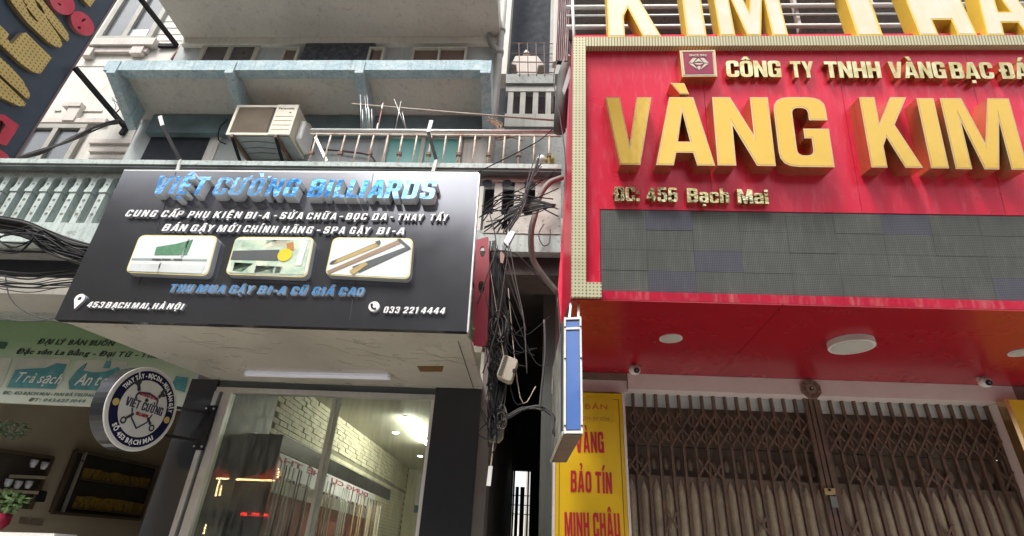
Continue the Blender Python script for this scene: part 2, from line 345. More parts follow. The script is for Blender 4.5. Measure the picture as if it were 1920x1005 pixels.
def glyph_mesh(ch, off, shear, mats, x0=0.):
    key = (ch, off, shear, tuple(m.name for m in mats))
    if key in GM: return GM[key]
    vs, fs, mi, w = glyph_raw(ch, off, shear)
    b = MB(); b.v = [tuple(v) for v in vs]; b.f = list(fs); b.m = list(mi)
    GM[key] = (b.mesh('letter', mats), w); return GM[key]
class Plane:
    def __init__(s, O, U, V): s.O = V3(O); s.U = V3(U).normalized(); s.V = V3(V).normalized(); s.N = s.U.cross(s.V)
    def p(s, px, py, n=0.): return atP(px, py, s.O+s.N*n, s.N)
    def w(s, u, v, n=0.): return s.O+s.U*u+s.V*v+s.N*n
    def uv(s, P): d = V3(P)-s.O; return d.dot(s.U), d.dot(s.V)
def frame(U, V, N, O, sx, sy, sz):
    M = Matrix((U*sx, V*sy, N*sz)).transposed().to_4x4(); M.translation = O; return M
def line(parent, pl, text, pL, pR, top, depth, mats, off=.05, shear=0., gap=.09, space=.38, joined=None, base=0., face=None, only=None):
    """raised letters from pixel pL to pR on plane pl (baseline), cap height up to pixel row top above pL"""
    A = pl.p(*pL, base+depth) - pl.N*depth; B = pl.p(*pR, base+depth) - pl.N*depth
    U = (B-A).normalized(); Vv = pl.N.cross(U).normalized()
    T = pl.p(pL[0], top, base+depth); cap = (T-A).dot(Vv)
    ws = []; x = 0
    for ch in text:
        if ch == ' ': ws.append((ch, x, 0)); x += space; continue
        w = glyph_raw(ch, off, shear)[3]; ws.append((ch, x, w)); x += w+gap
    tot = x-gap; sx = (B-A).length/tot
    out = []
    for ch, xx, w in ws:
        if ch == ' ': continue
        O = A + U*(xx*sx)
        if joined is not None:
            vs, fs, mi, _ = glyph_raw(ch, off, shear, 2)
            k = len(joined.v); joined.v += [tuple(O+U*(v.x*sx)+Vv*(v.y*cap)+pl.N*(v.z*depth)) for v in vs]
            joined.f += [tuple(k+i for i in f) for f in fs]; joined.m += [0]*len(fs)
        else:
            me, _ = glyph_mesh(ch, off, shear, mats)
            o = inst('letter', me, parent, frame(U, Vv, pl.N, O, sx, cap, depth)); out.append(o)
    return out

# rounded polygon on a plane through four pixel corners
def rounded(pts, r, n=5):
    out = []; m = len(pts)
    for i in range(m):
        p = V3(pts[i]); a = (V3(pts[i-1])-p); b = (V3(pts[(i+1)%m])-p)
        ra = min(r, a.length*.49); rb = min(r, b.length*.49)
        P0 = p+a.normalized()*ra; P1 = p+b.normalized()*rb
        for k in range(n+1):
            t = k/n; out.append(P0*(1-t)**2 + p*2*t*(1-t) + P1*t*t)
    return out

# ================================================================== SETTING
ground = tag(MB().box((-60,-60,-.3),(60,60,0)).build('road', asphalt), kind='structure')
tag(MB().box((-40,2.0,.0),(40,14,.14)).build('pavement', pave), kind='structure')
tag(MB().box((-40,-9,.0),(40,-4.5,.14)).build('pavement', pave), kind='structure')

YW = 4.8                      # shop front plane
YR = 4.3                      # balcony balustrade plane
YB = 5.0                      # wall behind the balcony
YN = 6.0                      # white house wall
Z_SOF = atY(900, 730, YW).z   # underside of the billiards sign box
Z_RAIL = zY(500, 311, YR)     # lower edge of concrete handrail front

# ---------------- billiards house
X_BL = xY(262, 235, YB)       # left edge of its upper wall
X_BR = xY(935, 60, YB)+.02
bh = thing('house', 'grey plastered house with sagging blue concrete canopy above the black sign', 'house', (-1.2, YB, 0))
top = 9.5; sl_g = zY(150,455,YR)
MB().box((X_BL,YB,sl_g),(X_BR,YB+.25,top)).build('upper_wall', plaster_b, bh)
MB().box((-7.5,YB+.12,Z_SOF+.5),(xY(903,731,YW)+.1,YB+.25,sl_g-.003)).build('lower_wall', conc_raw, bh)
# top slab soffit
zt = zY(620, 78, YB); a = atZ(300,0,zt); b = atZ(930,2,zt)
MB().box((xY(352,75,YB), 3.9, zt),(xY(940,60,YB), YB, zt+.25)).build('roof_slab', plaster, bh)
MB().box((xY(352,75,YB), YB-.075, zt-.13),(xY(940,60,YB), YB-.002, zt-.003)).build('lintel_band', plaster_w, bh)
# canopy
YC0, YC1 = 4.3, 5.0
P = atY(560,113,YC0); zc1 = P.z; zc0 = zY(560,131,YC0)
xc0 = xY(200,118,YC0); xc1 = xY(922,112,YC0)
zsl = zY(560,140,YC0)-.02
zbk = zY(560,216,YB-.1); zbb = zY(560,250,YB-.1)
MB().box((xc0,YC0,zc0),(xc1-.12,YC0+.13,zc1)).build('canopy_beam', conc_blue, bh)
MB().prism([(xc0+.06,YC0+.132,zc0+.05),(xc1-.06,YC0+.132,zc0+.05),(xc1-.06,YB-.004,zbk),(xc0+.06,YB-.004,zbk)],(0,0,.06)).build('canopy_slab', plaster, bh)
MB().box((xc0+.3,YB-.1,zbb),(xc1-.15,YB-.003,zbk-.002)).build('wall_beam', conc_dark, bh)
for px, py, w in ((203,131,.11),(422,135,.10),(664,141,.10),(908,140,.12)):
    x = xY(px,py,YC0)
    if px > 900: x = xc1-.118
    MB().prism([(x,YC0-.012,zc1-.02),(x,YC0-.012,zc0-.06),(x,YB-.103,zbb+.03),(x,YB-.103,zbk+.02),(x,YC0+.134,zc0+.06),(x,YC0+.134,zc1-.03)],(w,0,0)).build('canopy_rib', conc_blue, bh)
# windows above canopy
def window(parent, name, x0, x1, z0, z1, Y, fm, pm, n=2, t=.04, d=.05):
    w = MB(); 
    w.box((x0,Y-d,z1-t),(x1,Y-.004,z1)); w.box((x0,Y-d,z0),(x1,Y-.004,z0+t))
    for i in range(n+1):
        xx = x0+(x1-x0-t)*i/n; w.box((xx,Y-d+.002,z0+t+.001),(xx+t,Y-.005,z1-t-.001))
    o = w.build(name, fm, parent)
    for i in range(n):
        xa = x0+(x1-x0-t)*i/n+t; xb = x0+(x1-x0-t)*(i+1)/n
        MB().box((xa,Y-.02,z0+t),(xb,Y-.006,z1-t)).build('pane', pm, o)
    return o
wframe = mat('painted_window_frame', (.55,.54,.47), .6, col2=(.35,.33,.28), scale=8)
dusky = mat('dusty_window_pane', (.10,.095,.10), .3, col2=(.16,.15,.15))
teal = mat('teal_frosted_pane', (.16,.46,.42), .35, col2=(.2,.5,.5), scale=2)
z0 = zY(430,125,YB)-.15
window(bh,'window', xY(388,82,YB), xY(494,82,YB), z0-.3, zY(440,85,YB), YB, wframe, dusky, 2, .06)
scr = mat('rough_dark_mesh', (.05,.055,.07), .9, bump=1, bscale=40, col2=(.14,.15,.17), scale=12, amt=.9)
MB().box((xY(578,92,YB),YB-.09,z0-.2),(xY(706,92,YB),YB-.002,zY(640,91,YB))).build('screen', scr, bh)
for a_, b_ in ((538,568),(697,726),(777,878)):
    window(bh,'vent_frame', xY(a_,100,YB), xY(b_,100,YB), z0-.2, zY(a_,100,YB), YB-.05, wframe, mat('brown_pane',(.2,.14,.11),.5), 1 if b_-a_<50 else 2, .03, .06)
# back wall window behind railing
window(bh,'window', xY(720,285,YB), xY(866,285,YB), zY(780,345,YB), zY(780,257,YB), YB, wframe, teal, 2, .05)
MB().box((xY(872,255,YB),YB-.02,4.5),(xY(925,255,YB),YB-.002,zY(900,255,YB))).build('door', plaster_w, bh)
MB().box((xY(400,255,YB),YB-.02,4.5),(xY(418,255,YB),YB-.003,zY(500,255,YB))).build('door_frame', plaster_w, bh)
MB().box((xY(285,258,YB),YB-.012,4.5),(xY(395,258,YB),YB-.002,zY(350,258,YB))).build('doorway', dark_hole, bh)
for px in (592, 640, 700):
    pass
# downpipe
xp = xY(942,60,YB)
drain = thing('drainpipe', 'grey drainpipe with a side branch at the right end of the blue canopy', 'pipe', (xp,YB-.08,5))
MB().tube([(xp,YB-.1,4.5),(xp,YB-.1,top)], .045, 10).build('pipe', pvc, drain, True)
c_ = atY(938,100,YB-.1)
MB().tube([c_, atY(930,92,YB-.1), atY(920,82,YB-.1), atY(917,62,YB-.1)], .04, 10).build('branch_pipe', pvc, drain, True)
MB().tube([(xp,YB-.1,c_.z-.03),(xp,YB-.1,c_.z+.05)], .056, 10).build('collar', pvc, drain, True)
MB().tube([(xp,YB-.1,zY(942,72,YB)),(xp,YB-.1,zY(942,66,YB))], .056, 10).build('collar', pvc, drain, True)

# balcony: slab, handrail, balusters
XL = xY(-60,310,YR); XR = xY(1052,325,YR)
hz1 = zY(500,302,YR-.1); hz0 = zY(500,310,YR-.1)
MB().box((XL,YR-.1,hz0),(XR,YR+.13,hz1)).build('handrail', conc_mint, bh)
MB().box((XL,YR-.085,hz0-.03),(XR,YR+.12,hz0-.002)).build('handrail_base', mat('shaded_underside_concrete',(.16,.19,.19),.9,col2=(.09,.10,.10),scale=3,amt=.9,bump=.5), bh)  # dark colour paints the shade under the handrail
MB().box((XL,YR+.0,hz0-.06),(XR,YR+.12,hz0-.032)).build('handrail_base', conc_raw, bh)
bz0 = zY(150,420,YR+.02); bz1 = zY(150,346,YR+.02); az = zY(150,333,YR)
sl0 = zY(150,455,YR)
MB().box((XL,YR,sl0),(XR,YR+.12,bz0)).build('parapet_base', conc_mint, bh)
MB().box((XL,YR+.122,sl0+.02),(XR,YB-.004,sl0+.14)).build('balcony_slab', conc_raw, bh)
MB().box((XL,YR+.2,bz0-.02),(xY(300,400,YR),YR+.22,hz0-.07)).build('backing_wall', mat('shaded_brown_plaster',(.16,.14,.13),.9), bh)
pitch_b = xY(163,350,YR)-xY(135,350,YR)
hole = mat('hole_shade_spot', (.16,.17,.15), .9)  # dark discs paint the shade in small baluster holes
bm_ = MB(); w = pitch_b*.42
hcap = hz0-.06
H = hcap-bz0
bm_.box((0,0,0),(w,.16,H*.62))
bm_.box((-.008,-.012,H*.622),(w+.008,.165,H*.68))
bm_.box((-.004,-.006,H*.681),(w+.004,.162,H*.72))
bm_.box((0,0,H*.721),(w,.16,H*.86))
for k, zz in enumerate((.18,.32,.46,.79)): bm_.disc((w/2,-.0005,H*zz),(0,-1,0),.011 if k%2 else .016,.002,8,1)
bal_me = bm_.mesh('baluster', [conc_mint, hole])
ar = MB(); r_ = (pitch_b-w)/2; pts = [(-w/2,0,H*.861),(0,0,H*.861)]
for i in range(9):
    q = math.pi*(1-i/8); pts.append((r_+r_*math.cos(q),0,H*.861+.002+.055*math.sin(q)))
pts += [(2*r_,0,H*.861),(2*r_+w/2,0,H*.861),(2*r_+w/2,0,H-.001),(-w/2,0,H-.001)]
pts = [p for i, p in enumerate(pts) if i == 0 or (V3(p)-V3(pts[i-1])).length > 1e-5]
ar.prism(pts,(0,.16,0)); arch_me = ar.mesh('arch_block', conc_mint)
xb = xY(163,350,YR)
for k in list(range(-8, 4)):
    x = xb+k*pitch_b
    if x < XL: continue
    inst('baluster', bal_me, bh, Matrix.Translation((x,YR+.01,bz0)))
    inst('arch_block', arch_me, bh, Matrix.Translation((x+w,YR+.01,bz0)))
# right part of the balustrade above the alley
conc_wh = mat('peeling_white_concrete', (.55,.54,.49), .85, col2=(.3,.29,.26), scale=3, amt=.9, bump=.5, speck=.5, streakcol=(.1,.1,.09))
w2 = xY(937,370,YR)-xY(908,370,YR)
MB().box((xY(903,380,YR),YR+.17,bz0),(xY(1004,380,YR),YR+.2,hz0-.062)).build('dark_backing', dark_hole, bh)  # dark sheet stands in for shade inside the openings
for a_, b_ in ((926,936),(964,978)):
    xa = xY(a_,370,YR); xbb = xY(b_+5,370,YR)
    MB().box((xa,YR+.01,bz0),(xbb,YR+.1,hz0-.062)).build('baluster', conc_wh, bh)
MB().box((xY(1003,380,YR),YR,bz0),(XR,YR+.12,hz0-.062)).build('end_panel', conc_wh, bh)
MB().box((xY(905,380,YR),YR-.006,zY(950,341,YR)),(XR,YR+.01,hz0-.062)).build('arch_block', conc_wh, bh)
for px in (914,951,993): MB().disc(V3((xY(px,343,YR),YR-.0065,zY(px,345,YR))),(0,-1,0),.05,.001,18).build('arch_shade_disc', dark_hole, bh)  # flat dark discs paint the shaded arch openings
MB().box((xY(905,430,YR),YR-.008,zY(950,438,YR)),(XR-.01,YR-.001,zY(950,403,YR))).build('parapet_face', conc_wh, bh)

# metal railing on the handrail
rail = thing('railing', 'rusty cream metal balcony railing above the black billiards sign', 'railing', (xY(800,300,YR),YR+.05,hz1))
YRR = YR-.02
zr = zY(800,246,YRR)
MB().tube([(xY(583,246,YRR),YRR,zr),(xY(1052,246,YRR),YRR,zr)], .022, 10).build('top_rail', alu, rail, True)
MB().box((xY(583,252,YRR),YRR-.012,zr-.06),(xY(1052,252,YRR),YRR+.012,zr-.045)).build('lower_rail', picket_rust, rail)
pk = MB().tube([(0,0,0),(0,0,zr-.06-hz1)], .0095, 6).mesh('picket', picket_rust, True)
kn = MB().box((-.024,-.02,-.018),(.024,.02,.018)).mesh('knob', rust)
x0 = xY(592,260,YRR); dx = (xY(1030,260,YRR)-x0)/16
for i in range(17):
    o = inst('picket', pk, rail, Matrix.Translation((x0+i*dx,YRR,hz1)))
    if i % 2 == 0: inst('knob', kn, o, Matrix.Translation((x0+i*dx,YRR,hz1+(zr-hz1)*.36)))

# ---------------- ground floor left half: beams, banner, interior
xl = -7.5
XP0 = xY(372,760,YW)         # dark pillar left of the shop window
fas = mat('beige_fascia', (.40,.38,.33), .7, col2=(.3,.28,.24), scale=2, streak=.2)
low = thing('tea_shop', 'beige fascia and brown interior of the tea shop left of the billiards shop', 'shop', (-4.0,YW,0))
za = zY(60,551,4.2); zb = zY(60,520,4.2)
MB().box((xl,4.2,za),(xY(420,560,4.6),4.62,zb)).build('fascia_beam', fas, low)
MB().box((xl,4.621,za+.012),(xY(420,560,4.8),5.6,za+.1)).build('soffit', conc_raw, low)
MB().box((xl,4.5,zY(60,482,4.5)),(xY(300,480,4.5),4.56,zY(60,474,4.5))).build('shutter_box_edge', alu, low)
MB().box((xl,4.7,zb-.02),(xY(400,480,4.7),4.75,sl0+.02)).build('back_panel', dark_hole, low)
int_brown = mat('brown_interior_wall', (.40,.34,.25), .75, col2=(.34,.28,.2), scale=1)
XI = atY(-8,765,4.9).x      # side wall of the tea shop
MB().box((XI-.15,4.9,0),(XI,12,4.0)).build('side_wall', int_brown, low)
MB().box((XI,9.0,0),(XP0,9.2,4)).build('rear_wall', int_brown, low)
MB().box((XI,5.62,3.5),(XP0,9,3.6)).build('ceiling', int_brown, low)
# seam on side wall, cabinet in side wall
def wallquad(pts, X, name, m, parent, t=.02, vec=(1,0,0)):
    return MB().prism([atX(px,py,X+t) for px,py in pts], V3(vec)*-t).build(name, m, parent)
cabt = thing('display_cabinet', 'dark display cabinet with yellow tea packets under the round sign', 'cabinet', atX(200,900,XI+.03))
wallquad([(144,844),(296,877),(263,974.5),(97,961)], XI, 'cabinet_back', mat('cabinet_dark',(.025,.02,.015),.5), cabt, .04)
brz = mat('bronze_frame', (.13,.09,.06), .4, .4)
def wbar(p, q, X, wd, m, parent, name='frame_bar', t=.07):
    A = atX(*p, X+t); B = atX(*q, X+t); return MB().bar(A, B, wd, .03, (1,0,0)).build(name, m, parent)
for p, q in (((144,844),(296,877)),((296,877),(263,974.5)),((263,974.5),(97,961)),((97,961),(144,844))): wbar(p, q, XI, .03, brz, cabt)
wbar((161,848),(117,960), XI, .022, mat('polished_strip',(.6,.55,.5),.3,.7), cabt, 'metal_strip', .075)
yel = mat('yellow_tea_packets', (.28,.17,.02), .5, col2=(.05,.035,.01), scale=22, amt=1, speck=.5, streakcol=(.02,.015,.01))
for row, (p, q, r2, s2) in enumerate((((160,878),(284,900),(278,915),(152,898)),((146,930),(272,944),(266,966),(136,952)))):
    n = 7
    for i in range(n):
        f0, f1 = i/n+.008, (i+1)/n-.012
        lp = lambda a, b, t: (a[0]+(b[0]-a[0])*t, a[1]+(b[1]-a[1])*t)
        hh = random.uniform(-2,2)
        pts = [lp(p,q,f0),lp(p,q,f1),lp(s2,r2,f1),lp(s2,r2,f0)]
        pts[0] = (pts[0][0],pts[0][1]+hh); pts[1] = (pts[1][0],pts[1][1]+hh)
        MB().prism([atX(a1,b1,XI+.062) for a1,b1 in pts],(-.02,0,0)).build('tea_packet', yel, cabt)
    A = atX(*s2,XI+.06); B = atX(*r2,XI+.06); MB().bar(A,B,.05,.012,(0,0,1)).build('shelf_board', brz, cabt)
shl = thing('wall_shelf', 'brown wall shelf with white cups at the left edge', 'shelf', atX(50,900,XI+.03))
wallquad([(-40,838),(100,858),(56,955),(-60,945)], XI, 'shelf_back', mat('shelf_dark',(.05,.04,.03),.6), shl, .03)
wbar((-40,838),(100,858), XI, .03, brz, shl); wbar((100,858),(56,955), XI, .03, brz, shl)
wbar((20,893),(92,896), XI, .03, int_brown, shl, 'shelf_board', .08); wbar((0,920),(76,924), XI, .03, int_brown, shl, 'shelf_board', .08)
cup = mat('glazed_white_cup', (.6,.62,.66), .3)
for px, py in ((12,905),(30,908),(50,908),(60,868),(80,872)):
    c0 = atX(px,py+8,XI+.09); MB().tube([c0, c0+V3((0,0,.03)), c0+V3((0,0,.07))], [.018,.03,.034], 10).build('cup', cup, shl, True)
spk = thing('speaker', 'small black wall speaker between the shelf and the display cabinet', 'speaker', atX(78,930,XI+.02))
bevel(MB().prism(rounded([atX(a1,b1,XI+.1) for a1,b1 in ((75,919),(90,921),(84,942),(67,940))],.02),(-.1,0,0)).build('case', black_metal, spk), .004)
sw = thing('wall_sockets', 'pair of brown wall sockets low on the brown wall', 'socket', atX(60,978,XI))
for pts in (((38,971),(57,974),(54,984),(36,981)),((60,973),(82,976),(79,986),(57,984))):
    MB().prism([atX(a1,b1,XI+.012) for a1,b1 in pts],(-.012,0,0)).build('socket', mat('socket_brown',(.2,.16,.12),.5), sw)
tag(MB().prism([atY(a1,b1,4.75) for a1,b1 in ((-60,996),(102,1000),(101,1010),(-60,1008))],(0,.25,0)).build('counter_ledge', white_plastic), 'white ledge along the bottom left corner of the tea shop', 'ledge')

# potted plants
def leaves(name, c, R, n, m, parent, sq=(1,1,.6), ls=.03):
    b = MB(); rnd = random.Random(int(c.x*1000)+n)
    for i in range(n):
        d = V3((rnd.gauss(0,1),rnd.gauss(0,1),rnd.gauss(0,1))).normalized()*R*rnd.uniform(.4,1)**.6
        p = c+V3((d.x*sq[0],d.y*sq[1],d.z*sq[2])); a = V3((rnd.gauss(0,1),rnd.gauss(0,1),rnd.gauss(0,.6)+.3)).normalized(); q = a.orthogonal().normalized(); l = ls*rnd.uniform(.6,1.4)
        b.add([p, p+a*l*.5+q*l*.28, p+a*l, p+a*l*.5-q*l*.28], [(0,1,2,3)])
    return b.build(name, m, parent)
leaf_d = mat('dark_green_leaf', (.035,.07,.03), .5, col2=(.06,.1,.04), scale=20)
leaf_l = mat('light_green_leaf', (.12,.22,.07), .5, col2=(.2,.3,.12), scale=20)
pA = atX(14,812,XI+.2)
pl1 = thing('potted_plant', 'dark green trailing plant in a pale pot high at the left edge', 'plant', pA)
leaves('foliage', pA+V3((0,0,.03)), .17, 260, leaf_d, pl1, (1.25,.8,.5))
MB().tube([pA+V3((-.13,0,-.12)),pA+V3((-.13,0,0))],[.05,.075],12).build('pot', mat('pale_yellow_pot',(.5,.48,.25),.5), pl1, True)
pB = atX(10,945,XI+.25)
pl2 = thing('potted_plant', 'bright green plant in a red pot at the bottom left corner', 'plant', pB)
leaves('foliage', pB+V3((0,0,.02)), .15, 200, leaf_l, pl2, (1.2,.8,.7), .045)
redpot = mat('red_glazed_pot', (.30,.02,.05), .25)
MB().tube([pB+V3((0,0,-.21)),pB+V3((0,0,-.16)),pB+V3((0,0,-.08))],[.06,.095,.09],14).build('pot', redpot, pl2, True)

# tea shop banner
ban = thing('banner', 'faded green tea shop banner with mountain pictures behind the round sign', 'banner', atY(150,700,4.9))
YBN = 4.88
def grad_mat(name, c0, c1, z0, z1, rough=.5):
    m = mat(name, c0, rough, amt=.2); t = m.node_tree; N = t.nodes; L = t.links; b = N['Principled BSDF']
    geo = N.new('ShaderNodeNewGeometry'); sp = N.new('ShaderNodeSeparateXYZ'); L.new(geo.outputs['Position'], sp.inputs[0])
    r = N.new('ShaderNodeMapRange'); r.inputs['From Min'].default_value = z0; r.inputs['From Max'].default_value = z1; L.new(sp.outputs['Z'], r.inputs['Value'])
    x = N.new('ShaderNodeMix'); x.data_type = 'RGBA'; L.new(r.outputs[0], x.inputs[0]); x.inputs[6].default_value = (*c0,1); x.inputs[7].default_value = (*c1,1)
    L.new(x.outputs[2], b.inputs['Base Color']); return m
bq = [atY(-80,618,YBN), atY(372,650,YBN), atY(350,768,YBN), atY(-80,751,YBN)]
bz = zY(100,758,YBN); bt = zY(100,640,YBN)
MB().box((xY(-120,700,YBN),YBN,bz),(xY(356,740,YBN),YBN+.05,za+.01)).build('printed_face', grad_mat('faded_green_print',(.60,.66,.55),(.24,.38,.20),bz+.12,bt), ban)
MB().box((xY(356,740,YBN)+.002,YBN-.01,bz-.01),(xY(356,740,YBN)+.03,YBN+.05,za+.01)).build('frame_edge', alu, ban)
PB = Plane((0,YBN,0),(1,0,0),(0,0,1))
pic_s = mat('washed_cyan_print', (.50,.52,.44), .5); pic_d = mat('teal_landscape_print', (.05,.22,.24), .5, col2=(.12,.35,.36), scale=12, amt=.9)
def flat(pl, pts, n, m, parent, name='picture', t=.003, r=0.):
    w_ = [pl.p(px,py,n) for px,py in pts]
    if r: w_ = rounded(w_, r)
    return MB().prism(w_, pl.N*-t).build(name, m, parent)
for q in (((34,671),(134,673),(105,731),(8,728)),((143,674),(240,678),(224,735),(124,731)),((-60,670),(24,671),(2,728),(-60,726))):
    flat(PB, q, .004, pic_s, ban, r=.04)
flat(PB, ((29,693),(60,691),(85,690),(105,681),(125,683),(112,712),(103,729),(13,726)), .007, pic_d, ban, 'picture_print')
flat(PB, ((128,715),(146,692),(158,683),(163,680),(160,688),(155,694),(172,698),(196,697),(222,688),(228,700),(222,733),(130,730)), .007, pic_d, ban, 'picture_print')
flat(PB, ((199,676),(208,677),(205,691),(193,690)), .008, pic_d, ban, 'picture_print')
flat(PB, ((330,705),(352,708),(346,735),(318,728)), .008, pic_d, ban, 'picture_print')
flat(PB, ((-10,640),(14,642),(8,654),(-10,653)), .006, mat('dark_green_badge',(.03,.1,.05),.5), ban, 'badge')
dk = mat('dark_green_print', (.03,.045,.03), .6); wh = mat('white_print', (.7,.72,.66), .5); gp = mat('grey_green_print', (.16,.25,.21), .6)
tx = MB()
line(None, PB, 'ĐẠI LÝ BÁN BUÔN', (69,645), (213,649), 635, .004, None, .012, .2, joined=tx, base=.003)
line(None, PB, 'Đặc sản La Bằng - Đại Từ - Thái', (29,663), (300,671), 653.5, .004, None, .012, .2, joined=tx, base=.003)
tx.build('lettering', dk, ban)['kind'] = 'stuff'
tx = MB()
line(None, PB, 'Trà sạch', (28,716), (112,720), 697, .004, None, .006, .35, joined=tx, base=.008, gap=.04)
line(None, PB, 'An toàn', (138,722), (225,724), 700, .004, None, .006, .35, joined=tx, base=.008, gap=.04)
tx.build('lettering', wh, ban)['kind'] = 'stuff'
tx = MB()
line(None, PB, 'ĐC: 453 BẠCH MAI - HAI BÀ TRƯNG', (4,739), (174,744), 733, .004, None, .01, .15, joined=tx, base=.003)
line(None, PB, 'ĐT: 043.627.1044', (53,752), (158,755), 746, .004, None, .008, .2, joined=tx, base=.003)
tx.build('lettering', gp, ban)['kind'] = 'stuff'

# ---------------- billiards shop front
shop = thing('billiards_shop', 'glazed aluminium billiards shop front between two black pillars', 'shop', (xY(600,900,YW),YW,0))
pil = mat('black_composite_panel', (.04,.042,.046), .22, .3, col2=(.055,.055,.06), scale=1.2)
XW0 = xY(411,718,YW); XW1 = xY(816,749,YW); XP1 = xY(903,731,YW)
ZH = zY(600,742,YW)
MB().box((xY(362,712,YW),YW-.02,0),(XW0,YW+.1,Z_SOF-.004)).build('pillar', pil, shop)
MB().box((XW1,YW-.02,0),(XP1,YW+.3,Z_SOF-.004)).build('pillar', pil, shop)
MB().box((XP1+.002,YW+.0,0),(XP1+.10,YW+.3,Z_SOF+.4)).build('pillar_edge', mat('grimy_edge',(.15,.13,.115),.9,bump=.4), shop)
MB().box((XW0+.001,YW+.01,ZH+.045),(XW1-.001,YW+.1,Z_SOF-.004)).build('lintel', mat('dark_green_grey_lintel',(.10,.12,.12),.5), shop)
MB().box((XW0+.001,YW-.015,ZH+.0),(XW1-.001,YW+.06,ZH+.044)).build('frame_head', alu, shop)
fr = MB(); fr.box((XW0+.001,YW-.03,0),(XW0+.045,YW+.07,ZH-.001)); fr.box((XW0+.07,YW-.012,0),(XW0+.15,YW+.07,ZH-.001)); fr.build('frame_post', alu, shop)
MB().box((XW0+.046,YW+.03,0),(XW0+.069,YW+.06,ZH-.001)).build('frame_gap', black_metal, shop)
MB().box((XW1-.03,YW-.012,0),(XW1-.001,YW+.07,ZH-.001)).build('frame_post', white_plastic, shop)
XM = xY(630.6,745,YW)
MB().box((XM-.035,YW+.02,0),(XM-.005,YW+.045,ZH-.001)).build('mullion', mat('greenish_aluminium',(.45,.47,.40),.4,.4), shop)
MB().box((XM-.004,YW+.046,0),(XM+.03,YW+.07,ZH-.001)).build('mullion', mat('greenish_aluminium',(.45,.47,.40)), shop)
MB().add([(XW0+.15,YW+.03,0),(XM-.02,YW+.03,0),(XM-.02,YW+.03,ZH),(XW0+.15,YW+.03,ZH)],[(0,1,2,3)]).build('glass_pane', GLASS, shop)
MB().add([(XM-.03,YW+.055,0),(XW1-.03,YW+.055,0),(XW1-.03,YW+.055,ZH),(XM-.03,YW+.055,ZH)],[(0,1,2,3)]).build('glass_pane', GLASS, shop)
# interior
ZC = 3.37
pw = atZ(633.6,779.5,ZC); XWALL = pw.x
pe = atX(766,884,XWALL); YE = pe.y
room = thing('shop_interior', 'lit white brick wall and ceiling inside the billiards shop', 'room', (XWALL,YW+1,0))
cream = mat('cream_interior_paint', (.62,.60,.50), .7, col2=(.5,.48,.4), scale=1)
mortar = mat('grey_mortar', (.30,.28,.20), .9)
brickm = mat('cream_foam_brick', (.66,.62,.46), .6, col2=(.55,.5,.36), scale=7, bump=.5, bscale=30)
YS0 = atX(515,760,XWALL).y
swall = tag(MB().box((XWALL-.1,YS0,0),(XWALL,YE,ZC)).build('brick_wall', mortar, room), None)
MB().box((XWALL-.1,YW+.1,0),(XWALL+.02,YS0-.002,ZC)).build('side_panel', mat('grey_side_panel',(.13,.13,.12),.5), room)
MB().box((XWALL,YW+.1,ZC),(XP1-.04,YE+.1,ZC+.1)).build('ceiling', cream, room)
MB().box((XWALL,YE,0),(XP1-.04,YE+.1,ZC)).build('end_wall', brickm, room)
MB().box((XP1-.04,YW+.1,0),(XP1-.005,YE,ZC)).build('far_side_wall', cream, room)
MB().box((XWALL,YW+.1,0),(XP1-.04,YE,.15)).build('floor', mat('tile_floor',(.3,.28,.25),.3), room)
bw, bhh = .19, .058
br_me = [MB().box((0,0,0),(.012+.006*k,bw-.008,bhh-.007)).mesh('brick', brickm) for k in range(3)]
n = 0; nr = 0
z = ZC-bhh
while n < 290 and z > 1.4:
    y = YS0 + (nr % 2)*bw/2 + .004
    while y < YE-bw and n < 290:
        inst('brick', random.choice(br_me), swall, Matrix.Translation((XWALL+.0005,y,z))); y += bw; n += 1
    z -= bhh; nr += 1
bs_ = MB()
while z > 1.6:
    y = YS0 + (nr % 2)*bw/2 + .004
    while y < YE-bw: bs_.box((XWALL+.0005,y,z),(XWALL+.014,y+bw-.008,z+bhh-.007)); y += bw
    z -= bhh; nr += 1
bs_.build('brickwork', brickm, swall)['kind'] = 'stuff'
# cabinet with cues
XC = XWALL+.38
cq = atX(532,815,XC); ce = atX(734,914,XC)
cab = thing('cue_cabinet', 'tall black cabinet holding billiard cues along the white brick wall', 'cabinet', (XC,cq.y,0))
blk = mat('black_cabinet', (.018,.016,.016), .35)
MB().box((XWALL+.021,cq.y,0),(XC,cq.y+.03,cq.z)).build('end_panel', blk, cab)
MB().box((XC-.03,cq.y+.031,cq.z-.16),(XC,ce.y,cq.z)).build('top_fascia', blk, cab)
zsh = atX(760,985,XC).z
MB().box((XWALL+.021,cq.y+.031,1.0),(XWALL+.04,ce.y,cq.z-.021)).build('back_board', mat('dark_red_board',(.22,.06,.04),.5), cab)
MB().box((XWALL+.041,cq.y+.031,1.5),(XC,ce.y,1.56)).build('shelf_board', blk, cab)
MB().box((XWALL+.05,cq.y+.05,atX(600,948,XWALL+.06).z),(XWALL+.06,atX(705,925,XWALL+.06).y,atX(600,868,XWALL+.06).z)).build('poster', mat('white_poster',(.8,.8,.82),.4), cab)
PX = Plane((XWALL+.06,0,0),(0,1,0),(0,0,1))
dkred = mat('dark_red_print', (.35,.02,.05), .5)
cues = [mat('pale_wood_cue',(.62,.44,.24),.35), mat('dark_wood_cue',(.14,.06,.03),.35), mat('white_cue',(.6,.58,.52),.3)]
cuem = [MB().tube([(0,0,0),(0,0,.3),(0,0,cq.z-.22-1.57)],[.014,.012,.007],6).mesh('cue', c, True) for c in cues]
ny = 46
